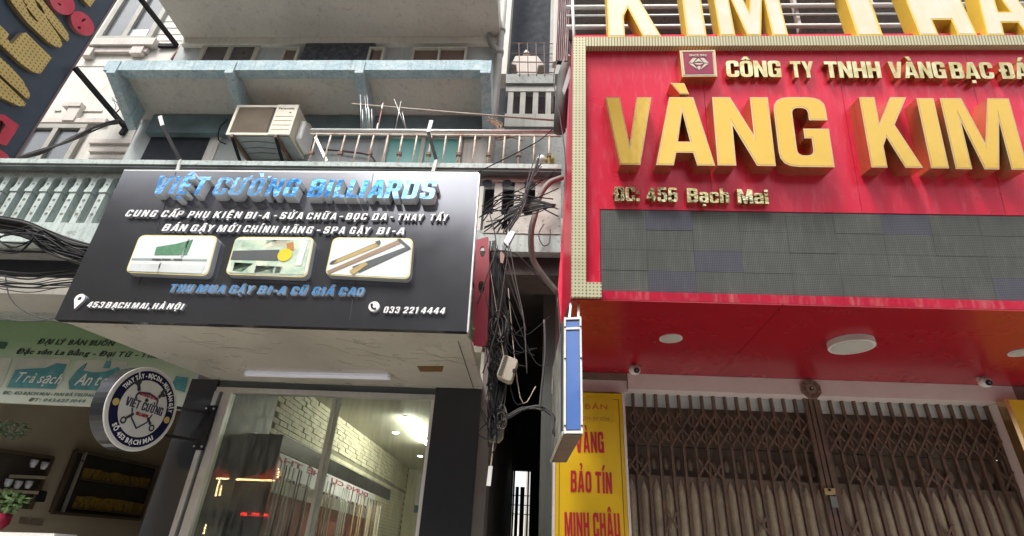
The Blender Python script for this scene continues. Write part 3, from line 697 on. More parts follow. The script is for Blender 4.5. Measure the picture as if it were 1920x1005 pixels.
for i in range(ny):
    y = cq.y+.1+(ce.y-cq.y-.2)*i/ny+random.uniform(-.012,.012)
    if random.random() < (.5 if i < 22 else .1): continue
    inst('cue', random.choice(cuem if i > 16 else cuem[1:]), cab, Matrix.Translation((XC-.08-random.random()*.03,y,1.57)))
tx = MB()
def xline(text, y0, y1, zb_, cap, m):
    # lettering on a poster printed to be read from behind the pane (mirrored in the photo)
    A = V3((XWALL+.062,y1,zb_)); L_ = y1-y0; x = 0; ws = []
    for ch in text:
        if ch == ' ': x += .4; continue
        w_ = glyph_raw(ch,.02)[3]; ws.append((ch,x)); x += w_+.1
    k_ = L_/x; b = MB()
    for ch, xx in ws:
        vs, fs, mi, _ = glyph_raw(ch,.02,0,2); k = len(b.v)
        b.v += [(A.x+v.z*.003, A.y-(xx+v.x)*k_, A.z+v.y*cap) for v in vs]; b.f += [tuple(k+i for i in f)[::-1] for f in fs]; b.m += [0]*len(fs)
    b.build('lettering', m, cab)['kind'] = 'stuff'
xline('DỤNG CỤ THỂ THAO', cq.y+.15, atX(690,925,XWALL+.06).y, atX(600,896,XWALL+.06).z, .06, dkred)
xline('PREDATOR  CUETEC', cq.y+.15, atX(690,925,XWALL+.06).y, atX(600,925,XWALL+.06).z, .035, blk)
# lights in the shop
def emat(name, c, s):
    if name in MATS: return MATS[name]
    m = bpy.data.materials.new(name); m.use_nodes = True; N = m.node_tree.nodes; b = N['Principled BSDF']
    b.inputs['Base Color'].default_value = (*c,1); b.inputs['Emission Color'].default_value = (*c,1); b.inputs['Emission Strength'].default_value = s; MATS[name] = m; return m
lamp_e = emat('lit_tube', (1,.97,.85), 55)
ta = atZ(758,786,ZC-.05); tb = atZ(806,838,ZC-.05)
tl = thing('tube_light', 'lit white tube light on the billiards shop ceiling', 'light', ta)
MB().box((ta.x-.03,ta.y,ZC-.02),(ta.x+.03,tb.y,ZC-.002)).build('fitting', white_plastic, tl)
MB().tube([(ta.x,ta.y+.03,ZC-.045),(ta.x,tb.y-.03,ZC-.045)], .022, 10).build('tube', lamp_e, tl, True)
for (px,py), lab in (((742,810),'larger round lit downlight left of the lit tube light'),((788,854),'smaller round lit downlight below the lit tube light')):
    c = atZ(px,py,ZC); d = thing('downlight', lab, 'light', c, 'downlights in the billiards shop ceiling')
    MB().disc(c+V3((0,0,-.001)),(0,0,-1),.06,.012,16).build('ring', white_plastic, d)
    MB().disc(c+V3((0,0,-.014)),(0,0,-1),.045,.004,16).build('lamp', emat('lit_lamp',(1,.95,.8),25), d)
pst = thing('price_poster', 'narrow white price poster on the back wall beside the window frame', 'poster', atY(790,920,YE))
MB().box((xY(783,900,YE-.02),YE-.02,zY(790,962,YE)),(xY(800,900,YE-.02),YE-.005,zY(790,890,YE))).build('sheet', white_plastic, pst)
MB().box((xY(783,900,YE-.02),YE-.024,zY(790,962,YE)),(xY(800,900,YE-.02),YE-.021,zY(790,948,YE))).build('strip', mat('blue_grey_strip',(.12,.18,.25),.5), pst)

# ================================================================== BLACK SIGN
YSGN = atZ(500,600,Z_SOF+.03).y
sc = atY(500,600,YSGN)
PS = Plane((0,YSGN,0),(1,0,0),(0,0,1))
bs = thing('billiards_sign', 'large black shop sign with blue and white raised letters and three pictures', 'sign', sc)
cor = [PS.p(232,320),PS.p(897,325),PS.p(876,607),PS.p(105,593)]
for q_ in (2,3): cor[q_].z = Z_SOF-.012
body = MB().prism(cor,(0,.05,0)).build('face_panel', sign_black, bs)
edge = MB()
edge.bar(cor[1]+V3((.006,.03,0)), cor[2]+V3((.006,.03,0)), .05, .012, (1,0,0)); edge.build('side_trim', alu, bs)
MB().bar(cor[0]+V3((0,.025,.006)), cor[1]+V3((0,.025,.006)), .05, .012, (0,0,1)).build('top_trim', alu, bs)
# panel joint lines
for a_, b_ in (((330,322),(240,596)),((700,324),(655,602))):
    MB().bar(PS.p(*a_,.0012), PS.p(*b_,.0012), .0035, .002, (0,-1,0)).build('panel_joint', mat('joint_shadow_gap',(.05,.05,.055),.5,.5), bs)
LW = [letter_white, letter_side]; LB = [letter_blue, blue_side]
for t_, a_, b_ in (('VIỆT',(281,362.5),(383,365)),('CƯỜNG',(395,365),(556,369)),('BILLIARDS',(574,369),(816,373))):
    line(bs, PS, t_, a_, b_, a_[1]-33.5, .085, LB, 'B', .1, gap=.05)
for t_, a_, b_ in (('CUNG',(233,405.5),(292,406.5)),('CẤP',(300,406.5),(341,407.5)),('PHỤ',(350,408),(391,408.5)),('KIỆN',(398,408.5),(452,409)),('BI-A',(458,409.5),(503,410)),('-',(511,410),(518,410)),('SỬA',(523,410),(566,410.5)),('CHỮA',(573,411),(629,411.5)),('-',(634,411.5),(642,411.5)),('BỌC',(647,411.5),(688,412)),('DA',(696,412.5),(724,412.5)),('-',(729,412.5),(737,412.5)),('THAY',(743,413),(794,413.5)),('TẨY',(804,413.5),(840,414))):
    line(bs, PS, t_, a_, b_, a_[1]-12.5, .03, LW, 'B', .16, gap=.09)
for t_, a_, b_ in (('BÁN',(302,432.5),(349,433.5)),('GẬY',(355,433.5),(400,434.5)),('MỚI',(405,434.5),(449,435)),('CHÍNH',(454,435),(519,436.5)),('HÃNG',(526,436.5),(586,437.5)),('-',(591,437.5),(600,437.5)),('SPA',(605,437.5),(645,438)),('GẬY',(654,438),(694,438.5)),('BI-A',(705,439),(757,439.5))):
    line(bs, PS, t_, a_, b_, a_[1]-13, .03, LW, 'B', .16, gap=.09)
for t_, a_, b_ in (('THU',(314,547),(360,548)),('MUA',(366,548),(418,549)),('GẬY',(427,549),(474,550)),('BI-A',(481,550),(533,551.5)),('CŨ',(543,552),(574,552.5)),('GIÁ',(583,552.5),(623,553)),('CAO',(633,553),(681,554))):
    line(bs, PS, t_, a_, b_, a_[1]-15, .025, LB, 'B', .16, gap=.09)
for t_, a_, b_ in (('453',(161,576),(193,577)),('BẠCH',(196,577),(242,578)),('MAI,',(245,578),(280,579)),('HÀ',(284,579),(306,579.5)),('NỘI',(311,579.5),(343,580.5))):
    line(bs, PS, t_, a_, b_, a_[1]-11, .022, LW, 'B', .16, gap=.09)
for t_, a_, b_ in (('033',(718,586.5),(749,587)),('221',(755,587),(784,587.5)),('4444',(788,587.5),(834,588.5))):
    line(bs, PS, t_, a_, b_, a_[1]-12, .022, LW, 'B', .16, gap=.09)
# location pin
def curve_shape(name, outer, holes, depth, N, mats, parent):
    """filled outline with holes (world points), extruded along N; points lie in one plane"""
    O = outer[0]; U = (outer[1]-outer[0]).normalized(); Vv = N.cross(U).normalized()
    c = bpy.data.curves.new('outline', 'CURVE'); c.dimensions = '2D'; c.fill_mode = 'BOTH'; c.extrude = depth/2
    for ring in [outer]+holes:
        sp = c.splines.new('POLY'); sp.points.add(len(ring)-1); sp.use_cyclic_u = True
        for q, p in zip(sp.points, ring): d = p-O; q.co = (d.dot(U), d.dot(Vv), 0, 1)
    o = bpy.data.objects.new('outline', c); COL.objects.link(o); dg = bpy.context.evaluated_depsgraph_get(); dg.update()
    me = bpy.data.meshes.new_from_object(o.evaluated_get(dg)); bpy.data.objects.remove(o); bpy.data.curves.remove(c)
    me.materials.clear()
    for m in mats: me.materials.append(m)
    for p in me.polygons: p.material_index = 0 if p.normal.z > .5 else min(1, len(mats)-1)
    me.name = name
    return put(bpy.data.objects.new(name, me), parent, frame(U, Vv, N, O+N*(depth/2), 1, 1, 1))
def smooth_ring(pts, k=3):
    out = []; n = len(pts)
    for i in range(n):
        p0, p1, p2, p3 = pts[i-1], pts[i], pts[(i+1)%n], pts[(i+2)%n]
        for j in range(k):
            t = j/k; out.append(((p1*2)+(p2-p0)*t+(p0*2-p1*5+p2*4-p3)*t*t+(p1*3-p0-p2*3+p3)*t**3)*.5)
    return out
pc = PS.p(153,562,0); rr_ = .038
ring = [pc+V3((rr_*math.cos(q),0,rr_*math.sin(q))) for q in [math.radians(a) for a in range(-30,211,20)]]+[pc+V3((-.002,0,-.082))]
hol = [pc+V3((.014*math.cos(q),0,.014*math.sin(q))) for q in [math.radians(a) for a in range(0,360,30)]]
curve_shape('pin_icon', ring, [hol], .02, PS.N, LW, bs)
pc = PS.p(702.5,576.5,0)
phn = MB().disc(pc,(0,-1,0),.038,.02,24).build('phone_icon', letter_white, bs)
MB().tube([pc+V3((-.018,-.021,.016)),pc+V3((-.014,-.021,-.008)),pc+V3((.004,-.021,-.02)),pc+V3((.018,-.021,-.016))],[.009,.006,.006,.009],6).build('handset', black_metal, phn)
# three picture boxes
gy = mat('grey_picture_side', (.42,.43,.45), .5); ylw_edge = mat('yellow_edge_line', (.72,.64,.25), .5)
pic_w = mat('glossy_white_print', (.78,.80,.78), .25, col2=(.66,.70,.69), scale=2)
BOX = [((262,440.5),(409.6,442),(389.6,518),(234.6,511.5)),((442.4,444),(590,445),(575.5,520.6),(421.7,515)),((624.7,445),(775.3,446.6),(768.7,524),(609,516))]
PBX = []
D = .055
for q in BOX:
    pts = rounded([PS.p(px,py,D) for px,py in q],.05)
    o = MB().prism(pts,(0,D,0),0).build('picture_box', gy, bs)
    cn = sum(pts, V3())/len(pts)
    MB().prism([cn+(p-cn)*.995+V3((0,-.002,0)) for p in pts],(0,.0015,0)).build('edge_line', ylw_edge, o)
    MB().prism([cn+V3(((p-cn).x*.97,0,(p-cn).z*.94))+V3((0,-.004,0)) for p in pts],(0,.0015,0)).build('print', pic_w, o)
    PBX.append(o)
def pr(o, pts, m, k=0, name='print_shape'): return flat(PS, pts, D+.0065+k*.0015, m, o, name, .001)
green = mat('green_cloth_print', (.06,.20,.10), .6, col2=(.12,.3,.18), scale=25, amt=.9)
steel_p = mat('steel_print', (.35,.42,.42), .4); dkp = mat('dark_grey_print', (.06,.07,.075), .5)
pr(PBX[0], ((293,463),(330,457),(362,449),(350,478),(289,478)), green)
pr(PBX[0], ((246,494),(385,496),(378,513),(240,508)), mat('pale_grey_print_area',(.66,.69,.68),.3)); pr(PBX[0], ((300,492),(303,492),(297,511),(294,511)), steel_p); pr(PBX[0], ((352,448),(356,448),(343,482),(339,482)), steel_p)
pr(PBX[0], ((248,483.5),(388,485.5),(387,489),(246,487)), steel_p)
for a_ in (286,304,326): pr(PBX[0], ((a_,484.5),(a_+16,485),(a_+15,488),(a_-1,487.5)), dkp, 1)
mint = mat('mint_blur_print', (.40,.55,.42), .4, col2=(.75,.8,.6), scale=9, amt=1); pr(PBX[1], ((441,449),(583,450),(569,515),(430,511)), mint)
for q_, m_ in (((445,450),(490,450),(470,468),(438,468)),0),(((500,450),(545,450),(538,462),(495,466)),1),(((440,492),(475,494),(470,512),(436,508)),2),(((480,498),(530,500),(524,512),(476,512)),0),(((455,455),(470,455),(462,464),(450,464)),3),(((486,495),(505,494),(500,508),(482,508)),1):
    pr(PBX[1], q_, [mat('pale_mint_blur',(.52,.66,.52),.4),mat('cream_blur',(.75,.74,.55),.4),mat('dark_green_blur',(.16,.26,.17),.4),mat('amber_blur',(.5,.36,.12),.4)][m_], 0)
pr(PBX[1], ((437,470),(524,468),(521,489),(432,487)), dkp, 1)
pr(PBX[1], ((537,457),(550,453),(552,470),(538,468)), mat('orange_print',(.5,.2,.03),.4), 1)
yb = MB(); c0 = PS.p(534,478,D+.009)
yb.disc(c0,(0,-1,0),.054,.001,20).build('print_shape', mat('yellow_ball_print',(.75,.6,.02),.35), PBX[1])
pr(PBX[1], ((566,452),(578,452),(564,498),(553,498)), pic_w, 2)
for a_, b_ in (((640,484),(700,459)),((652,500),(730,466)),((690,499),(755,469))):
    pass
brass = mat('brass_print', (.42,.30,.10), .4, col2=(.65,.5,.25), scale=15)
pr(PBX[2], ((619,488),(706,452),(714,454),(711,461),(624,496)), brass)
pr(PBX[2], ((619,488),(706,452),(708,453.5),(620,490.5)), pic_w, 1)
pr(PBX[2], ((617,495),(622,489),(631,486),(626,493)), dkp, 2); pr(PBX[2], ((703,453),(712,450),(714,454),(709,459)), dkp, 2)
pr(PBX[2], ((613,508),(745,450),(752,452),(750,457),(616,514)), mat('copper_print',(.30,.2,.12),.4))
pr(PBX[2], ((660,500),(766,461),(770,466),(673,511)), dkp, 1)
pr(PBX[2], ((655,507),(684,491),(690,495),(662,515)), brass, 2)
pr(PBX[2], ((744,448),(750,447),(770,464),(766,466)), dkp, 2)
# soffit of the sign box
sp = [V3((cor[3].x+.01,YSGN+.052,Z_SOF)),V3((cor[2].x,YSGN+.052,Z_SOF)),atZ(905,731,Z_SOF),atZ(400,712,Z_SOF)]
sbx = thing('sign_soffit', 'beige marble patterned soffit under the black billiards sign', 'soffit', sp[1])
sof = MB().prism(sp,(0,0,.05)).build('panel', soffit_m, sbx)
MB().bar(atZ(859,640,Z_SOF-.003),atZ(888.5,730,Z_SOF-.003),.006,.004,(0,0,1)).build('joint', mat('dark_joint',(.1,.09,.08),.8), sbx)
# veins and tape patch
vein = mat('brown_vein', (.33,.29,.235), .5)
for i in range(46):
    px, py = random.uniform(190,860), random.uniform(612,712)
    if px < 105+ (py-597)*2.6+20: continue
    L_ = random.uniform(20,90); a0 = math.radians(random.uniform(6,24))
    pts = [atZ(px+L_*t*math.cos(a0), py+L_*t*math.sin(a0)*.7+2.5*math.sin(t*5+i), Z_SOF-.0012) for t in (0,.25,.5,.75,1)]
    if pts[-1].y > YW-.03 or atZ(px+L_,py,Z_SOF).x > sp[1].x-.05: continue
    b = MB()
    for p, q in zip(pts, pts[1:]): b.bar(p, q, random.uniform(.0015,.004), .0012, (0,0,1))
    b.build('vein', vein, sof)
tag(MB().prism([atZ(px,py,Z_SOF-.004) for px,py in ((782,687),(832,687),(829,697),(788,697))],(0,0,.003)).build('tape_patch', mat('brown_tape',(.16,.08,.02),.5)), 'small brown patch stuck on the beige soffit under the sign', 'patch')
fl = thing('tube_light', 'faintly glowing white tube light under the beige sign soffit', 'light', atZ(595,702,Z_SOF))
qa = [atZ(px,py,Z_SOF-.002) for px,py in ((461,695),(728,701),(730,707.5),(463,701))]
MB().prism(qa,(0,0,-.022)).build('diffuser', mat('frosted_lavender_white',(.70,.69,.78),.35,emit=(.9,.88,1),estr=.08), fl)  # small emission lightens the diffuser
MB().prism([qa[0]+(qa[1]-qa[0])*t for t in (-.012,.0)]+[qa[3]+(qa[2]-qa[3])*t for t in (0,-.012)],(0,0,-.026)).build('end_cap', white_plastic, fl)
MB().prism([qa[0]+(qa[1]-qa[0])*t for t in (1.0,1.015)]+[qa[3]+(qa[2]-qa[3])*t for t in (1.015,1.)],(0,0,-.026)).build('end_cap', white_plastic, fl)

# sign hooks
for (a_,b_,c_), lab in (((( 300,218),(305,236),(338,300)),'black steel hook with white tip holding the left of the sign'),(((809,226),(803,248),(818,300)),'black steel hook with white tip holding the right of the sign')):
    YH = 4.1
    h = thing('sign_hook', lab, 'bracket', atY(*c_,YH), 'hooks over the billiards sign')
    MB().bar(atY(*b_,YH),atY(*c_,YH),.035,.02,(0,1,0)).build('bar', black_metal, h)
    MB().bar(atY(*a_,YH),atY(*b_,YH),.038,.012,(0,1,0)).build('tip', white_plastic, h)
    MB().bar(atY(*c_,YH),atY(c_[0]-6,c_[1]+22,YSGN+.2),.03,.012,(0,1,0)).build('lower_strap', alu, h)
# red pierced panel beside the sign
rp = thing('pierced_hoarding', 'red pierced metal panel in the alley behind the black sign edge', 'hoarding', atY(905,560,3.9))
outer = [atY(px,py,3.9) for px,py in ((893,452),(916,446),(918,520),(914,650),(888,650),(889,560))]
def ell(cx_,cy_,rx,ry,Y,n=14): return [atY(cx_+rx*math.cos(2*math.pi*i/n), cy_+ry*math.sin(2*math.pi*i/n), Y) for i in range(n)]
curve_shape('sheet', outer, [ell(905,474,5,10,3.9),ell(903,540,6,11,3.9),ell(899,552,6,10,3.9)][:2], .02, V3((0,-1,0)), [mat('dull_red_sheet',(.30,.02,.04),.45)], rp)

# round sign
def proj(P):
    d = V3(P)-CAM; z = d.dot(fwd); return CX+F_PX*d.dot(RIGHT)/z, CY-F_PX*d.dot(UP)/z
cc = atY(266,766,4.25); XD = cc.x
rad = ((atY(271,692,4.25)-atY(262,840,4.25)).length)/2*.985
best = None
for d_ in range(8,48):
    th = math.radians(d_); T_ = V3((math.sin(th),math.cos(th),0)); xs_ = [proj(cc+T_*(rad*math.cos(a))+V3((0,0,rad*math.sin(a))))[0] for a in [i*.2 for i in range(32)]]
    e_ = abs((max(xs_)-min(xs_))-137)
    if best is None or e_ < best[0]: best = (e_, th)
TH_R = best[1]
rs = thing('round_sign', 'round white and navy blade sign with wrenches in front of the tea banner', 'sign', cc)
print('round', math.degrees(TH_R), rad)
nX = V3((1,0,0)); PD = Plane(cc,(0,1,0),(0,0,1))
TH = .13
MB().disc(cc,(-1,0,0),rad,TH,48,0,0).build('drum', mat('dark_drum_side',(.022,.024,.026),.22,0,spec=.4), rs, False)
MB().disc(cc+nX*.0,(1,0,0),rad+.002,.012,48).build('rim', white_plastic, rs)
def ringmesh(c,r0,r1,x,m,name,par,n=56,a0=0,a1=2*math.pi):
    b = MB(); vs = []
    for i in range(n+1):
        q = a0+(a1-a0)*i/n
        for r in (r0,r1): vs.append(c+V3((x,r*math.cos(q),r*math.sin(q))))
    b.add(vs,[(2*i,2*i+1,2*i+3,2*i+2) for i in range(n)]); return b.build(name, m, par)
navy = mat('navy_print', (.007,.007,.045), .4, spec=.2); white_f = mat('matt_white_face', (.62,.62,.60), .35)
MB().disc(cc+nX*.012,(1,0,0),rad*.97,.003,48).build('face', white_f, rs)
ringmesh(cc, rad*.68, rad*.91, .0165, navy, 'navy_ring', rs)
def arctext(text, r, a_mid, cap, span, m, outward=True, off=.03):
    b = MB(); ws = []; x = 0
    for ch in text:
        if ch == ' ': x += .42; continue
        w_ = glyph_raw(ch,off)[3]; ws.append((ch,x,w_)); x += w_+.14
    x -= .14
    for ch, xx, w_ in ws:
        t = ((xx+w_/2)/x-.5)*span
        q = a_mid - t if outward else a_mid + t
        rad_dir = V3((0,math.cos(q),math.sin(q))); tang = V3((0,math.sin(q),-math.cos(q)))
        if outward: U, Vv, P0 = tang, rad_dir, cc+rad_dir*r
        else: U, Vv, P0 = -tang, -rad_dir, cc+rad_dir*(r+cap)
        P0 = P0+nX*.017
        vs, fs, mi, _ = glyph_raw(ch,off,0,2); k = len(b.v); sx = span*(r+cap/2)/x
        b.v += [tuple(P0+U*((v.x-w_/2)*sx)+Vv*(v.y*cap)+nX*(v.z*.003)) for v in vs]
        b.f += [tuple(k+i for i in f) for f in fs]; b.m += [0]*len(fs)
    o = b.build('lettering', m, rs); o['kind'] = 'stuff'; return o
arctext('THAY TẨY - BỌC DA - MUA BÁN GẬY', rad*.735, math.radians(82), rad*.115, math.radians(150), letter_white)
arctext('SỐ 453 BẠCH MAI', rad*.735, math.radians(266), rad*.115, math.radians(94), letter_white, False)
for q in (183, -7):
    a_ = math.radians(q); MB().disc(cc+V3((.0166,rad*.785*math.cos(a_),rad*.785*math.sin(a_))),(1,0,0),rad*.085,.003,18).build('gold_ball', mat('gold_ball_print',(.55,.40,.12),.4), rs)
def dpts(l): return [cc+V3((.0166,rad*a,rad*b)) for a,b in l]
def dpoly(l,m,name='emblem',x=0.): return MB().prism([p+nX*x for p in dpts(l)],(.003,0,0)).build(name,m,rs)
# shield outline
sh = [(-.34,.26),(-.3,.34),(0,.40),(.3,.34),(.34,.26),(.34,0),(.24,-.3),(0,-.5),(-.24,-.3),(-.34,0)]
shp = dpts(sh); cs = cc+V3((.0166,0,-.02))
curve_shape('shield', [cs+(p-cs) for p in shp], [[cs+(p-cs)*.9 for p in shp]], .003, nX, [mat('dark_navy_print',(.03,.03,.08),.4)], rs)
for sx_, sy_, hx, hy in ((-.30,.36,-.42,.56),(.30,.36,.42,.50)):
    MB().bar(cc+V3((.018,rad*sx_,rad*sy_)),cc+V3((.018,rad*hx,rad*hy)),.02*rad*4,.003,(1,0,0)).build('wrench', mat('dark_print',(.03,.03,.035),.4), rs)
    hc = cc+V3((.0166,rad*hx,rad*hy)); a0 = math.atan2(hy,hx)
    ringmesh(hc, rad*.045, rad*.10, .002, mat('dark_print',(.03,.03,.035)), 'wrench', rs, 16, a0+.6, a0+2*math.pi-.6)
for sx_ in (-.42,.42):
    hc = cc+V3((.0166,rad*sx_,-rad*.38)); ringmesh(hc, rad*.045, rad*.085, .002, mat('dark_print',(.03,.03,.035)), 'wrench', rs, 18)
    MB().bar(hc+V3((.001,-rad*sx_*.15,rad*.07)),hc+V3((.001,-rad*sx_*.5,rad*.20)),.02,.003,(1,0,0)).build('wrench', mat('dark_print',(.03,.03,.035)), rs)
def dline(text,l,r,b_,cap,m,off,tilt=0.,bold=0):
    pl = Plane(cc+nX*.0195,(0,1,0),(0,0,1)); ws=[];x=0
    for ch in text:
        if ch==' ': x+=.35; continue
        w_=glyph_raw(ch,off)[3]; ws.append((ch,x)); x+=w_+.08
    k_=(r-l)*rad/x; bb=MB()
    for ch,xx in ws:
        vs,fs,mi,_=glyph_raw(ch,off,0,2); k=len(bb.v)
        for v in vs:
            yy=l*rad+(xx+v.x)*k_; zz=b_*rad+v.y*cap*rad+tilt*yy
            bb.v.append((cc.x+.0195+v.z*.003, cc.y+yy, cc.z+zz))
        bb.f+=[tuple(k+i for i in f) for f in fs]; bb.m+=[0]*len(fs)
    o = bb.build('lettering',m,rs); o['kind'] = 'stuff'; return o
dpoly([(-.52,-.07),(.56,-.07),(.56,.16),(-.52,.16)], white_f, 'band', .0005)
dline('VIỆT CƯỜNG',-.54,.58,-.05,.2,mat('dark_navy_print',(.03,.03,.08)),'B')
dline('BILLARDS',-.16,.2,-.19,.08,dkred,.05); dline('CHUYÊN SỬA GẬY BI-A',-.27,.29,.27,.07,dkred,.03)
MB().disc(cc+V3((.0166,0,rad*.2)),(1,0,0),rad*.05,.003,10).build('emblem', mat('dark_print',(.03,.03,.035)), rs)
# bracket to the pillar
rs.rotation_euler = (0,0,-TH_R); WORLD[rs.name] = Matrix.Translation(cc) @ Matrix.Rotation(-TH_R,4,'Z')
T_ = V3((math.sin(TH_R),math.cos(TH_R),0)); n_ = V3((math.cos(TH_R),-math.sin(TH_R),0)); xpl = xY(384,800,YW-.03)
for dz in (.10,-.14):
    A = cc+T_*rad*.93-n_*.06+V3((0,0,dz)); MB().bar(A,(xpl,YW-.035,A.z),.022,.022).build('arm', black_metal, rs)
MB().box((xpl-.05,YW-.035,cc.z-.22),(xpl+.05,YW-.021,cc.z+.17)).build('mounting_plate', black_metal, rs)
for dx_, dz in ((-.035,.14),(.035,.14),(-.035,-.19),(.035,-.19)): MB().disc((xpl+dx_,YW-.036,cc.z+dz),(0,-1,0),.009,.008,8).build('bolt', alu, rs)

# ================================================================== WHITE HOUSE
nh = thing('house', 'white stuccoed house with moulded window sills behind the diagonal dark sign', 'house', (-5,YN,0))
MB().box((-9,YN,3.5),(xY(262,235,YN)+.0,YN+.3,13)).build('wall', plaster_w, nh)
stucco = plaster_w
def hb(px0,px1,py0,py1,Y,d,name='moulding',m=stucco):
    xm = (px0+px1)/2
    zt_, zb_ = zY(xm,py0,Y), zY(xm,py1,Y)
    return MB().box((xY(px0,(py0+py1)/2,Y-d),Y-d,zb_),(xY(px1,(py0+py1)/2,Y-d),Y-.003,zt_)).build(name, m, nh)
pinkish = mat('weathered_cream_stucco', (.62,.57,.52), .8, col2=(.45,.4,.36), scale=2, streak=.3)
hb(160,283,82,94,YN,.12,'sill',pinkish); hb(150,272,95,103,YN,.07,'sill',pinkish)
hb(240,262,94,108,YN,.10,'corbel',pinkish); hb(150,166,98,112,YN,.10,'corbel',pinkish)
hb(140,200,124,125.5,YN,.006,'groove',mat('groove_shadow_paint',(.3,.27,.24),.9))
hb(112,146,200,207,YN,.10,'keystone',pinkish); hb(118,140,207,232,YN,.08,'keystone',pinkish)
hb(100,112,207,209,YN,.02); hb(146,190,207,210,YN,.02); hb(70,196,226,234,YN,.06,'lintel',pinkish)
for py in (264,280,294): hb(165,246,py,py+7,YN,.04,'quoin',pinkish)
for py in (26,40,52,64,76): hb(286,345,py,py+1.6,YN,.004,'groove',mat('groove_shadow_paint',(.3,.27,.24)))
gfr = mat('grey_window_frame', (.36,.35,.31), .6); gpn = mat('greyish_window_glass', (.16,.17,.18), .15, .2)
zt_ = zY(240,-40,YN)
o = MB(); 
window(nh,'window', xY(182,80,YN), xY(285,80,YN), zY(240,80,YN), zt_+.8, YN, gfr, gpn, 2, .09, .07)
hb(187,217,70,81,YN,.03,'curtain',mat('pale_blue_paper',(.62,.70,.76),.6)); hb(236,272,58,81,YN,.03,'curtain',mat('pale_blue_paper',(.62,.70,.76)))
window(nh,'window', xY(60,240,YN), xY(170,240,YN), zY(110,330,YN), zY(120,238,YN), YN, gfr, gpn, 2, .08, .07)
cr = MB().tube([atY(264,232,YN-.05),atY(256,250,YN-.05),atY(248,270,YN-.05),atY(238,300,YN-.05)],.025,6).build('drain', mat('rusty_brown_strip',(.25,.15,.12),.8), nh)
cr = MB().tube([atY(349,72,YN-.05),atY(336,92,YN-.05),atY(322,112,YN-.05)],.022,6).build('drain', mat('rusty_brown_strip',(.25,.15,.12)), nh)

# diagonal dark blade sign
e0 = atY(221,0,5.2); e1 = atY(30,297,5.2); XS = (e0.x+e1.x)/2
dsn = thing('blade_sign', 'dark blue blade sign with yellow and red perforated letters at the top left', 'sign', (XS,5.2,e1.z))
MB().box((XS-.14,3.6,zY(30,300,5.2)-.25),(XS,5.2,9.5)).build('board', mat('dark_blue_board',(.035,.05,.075),.5,col2=(.05,.065,.09)), dsn)
MB().box((XS+.001,5.17,zY(30,300,5.2)-.25),(XS+.008,5.2,9.5)).build('edge_strip', mat('faded_edge',(.2,.15,.14),.7), dsn)
yf = dots_mat('yellow_led_face',(.60,.43,.13),(.25,.13,.02),.052,((0,1,0),(0,0,1)),r=.22); ys = mat('dark_yellow_side',(.26,.19,.09),.6)
rf = mat('red_led_face',(.55,.03,.06),.5,col2=(.6,.12,.15)); rsd = mat('pale_red_side',(.42,.16,.16),.6)
k8 = 1/7.73; k3 = 1/3.046; DP = .07
def shp2(pts, sc_=1, holes=()): 
    XX = XS+DP
    f = lambda l: [atX(a*sc_,b*sc_,XX)-nX*DP for a,b in l]
    return f(pts), [f(h) for h in holes]
def dletter(pts, sc_, holes, m, sm):
    o_, h_ = shp2(pts, sc_, holes); curve_shape('letter', o_, h_, DP, nX, m, dsn)
YM = [yf, ys]; RM = [rf, rsd]
dletter([(130,-20),(260,150),(400,330),(560,480),(700,610),(800,672),(870,690),(905,655),(885,580),(800,440),(690,290),(665,235),(700,275),(760,360),(860,480),(930,560),(980,600),(1003,560),(990,490),(900,350),(760,180),(600,-20)],k8,
        [[(378,118),(400,108),(460,190),(560,322),(520,305),(430,215)],[(500,0),(540,15),(600,90),(655,200),(625,192),(560,120)],[(318,-5),(345,15),(400,85),(380,95)]],YM,0)
dletter([(0,47),(17,64),(13,72),(23,83),(41,63),(49,61),(72,84),(97,108),(76,138),(64,136),(40,120),(0,82)],1,[],YM,0)
dletter([(-8,100),(20,125),(43,151),(57,177),(54,185),(49,184),(20,158),(-8,132)],1,[],YM,0)
dletter([(-8,139),(25,170),(49,194),(46,199),(36,199),(-8,178)],1,[],YM,0)
dletter([(153,-4),(169,13),(181,-4)],1,[],YM,0)
def ov(c,rx,ry,rot,n=18,sq=1.): 
    return [(c[0]+rx*math.cos(t)*math.cos(rot)-ry*math.sin(t)*math.sin(rot), c[1]+rx*math.cos(t)*math.sin(rot)+ry*math.sin(t)*math.cos(rot)) for t in [2*math.pi*i/n for i in range(n)]]
dletter(ov((117,5),27,19,.75),1,[ov((112,8),4,2,.6,8)],RM,0)
dletter(ov((155,44),27,17,.85),1,[ov((157,38),5,2.5,-.6,8),ov((149,52),4,2.5,.6,8)],RM,0)
dletter([(0,214),(8,215),(36,235),(28,250),(12,273),(0,270)],1,[[(-1,226),(5,227),(11,235),(0,253)]],RM,0)
dletter([(-6,276),(6,284),(14,290),(18,297),(-6,297)],1,[],RM,0)
for (a_,b_,c_), lab in ((((140,127),(236,240),(228,252)),'lower black steel bar joining the diagonal dark sign to the white house'),(((262,-4),(332,86),(298,86)),'upper black steel bar running from the diagonal dark sign to the white house')):
    A = atY(*a_,5.15); B = atY(*b_,YN-.03)
    st = thing('steel_bar', lab, 'bar', B, 'bars holding the diagonal sign')
    MB().bar(A,B,.06,.06).build('bar', black_metal, st)
    MB().bar(B,atY(*c_,YN-.04),.07,.05,(0,1,0)).build('foot', black_metal, st)

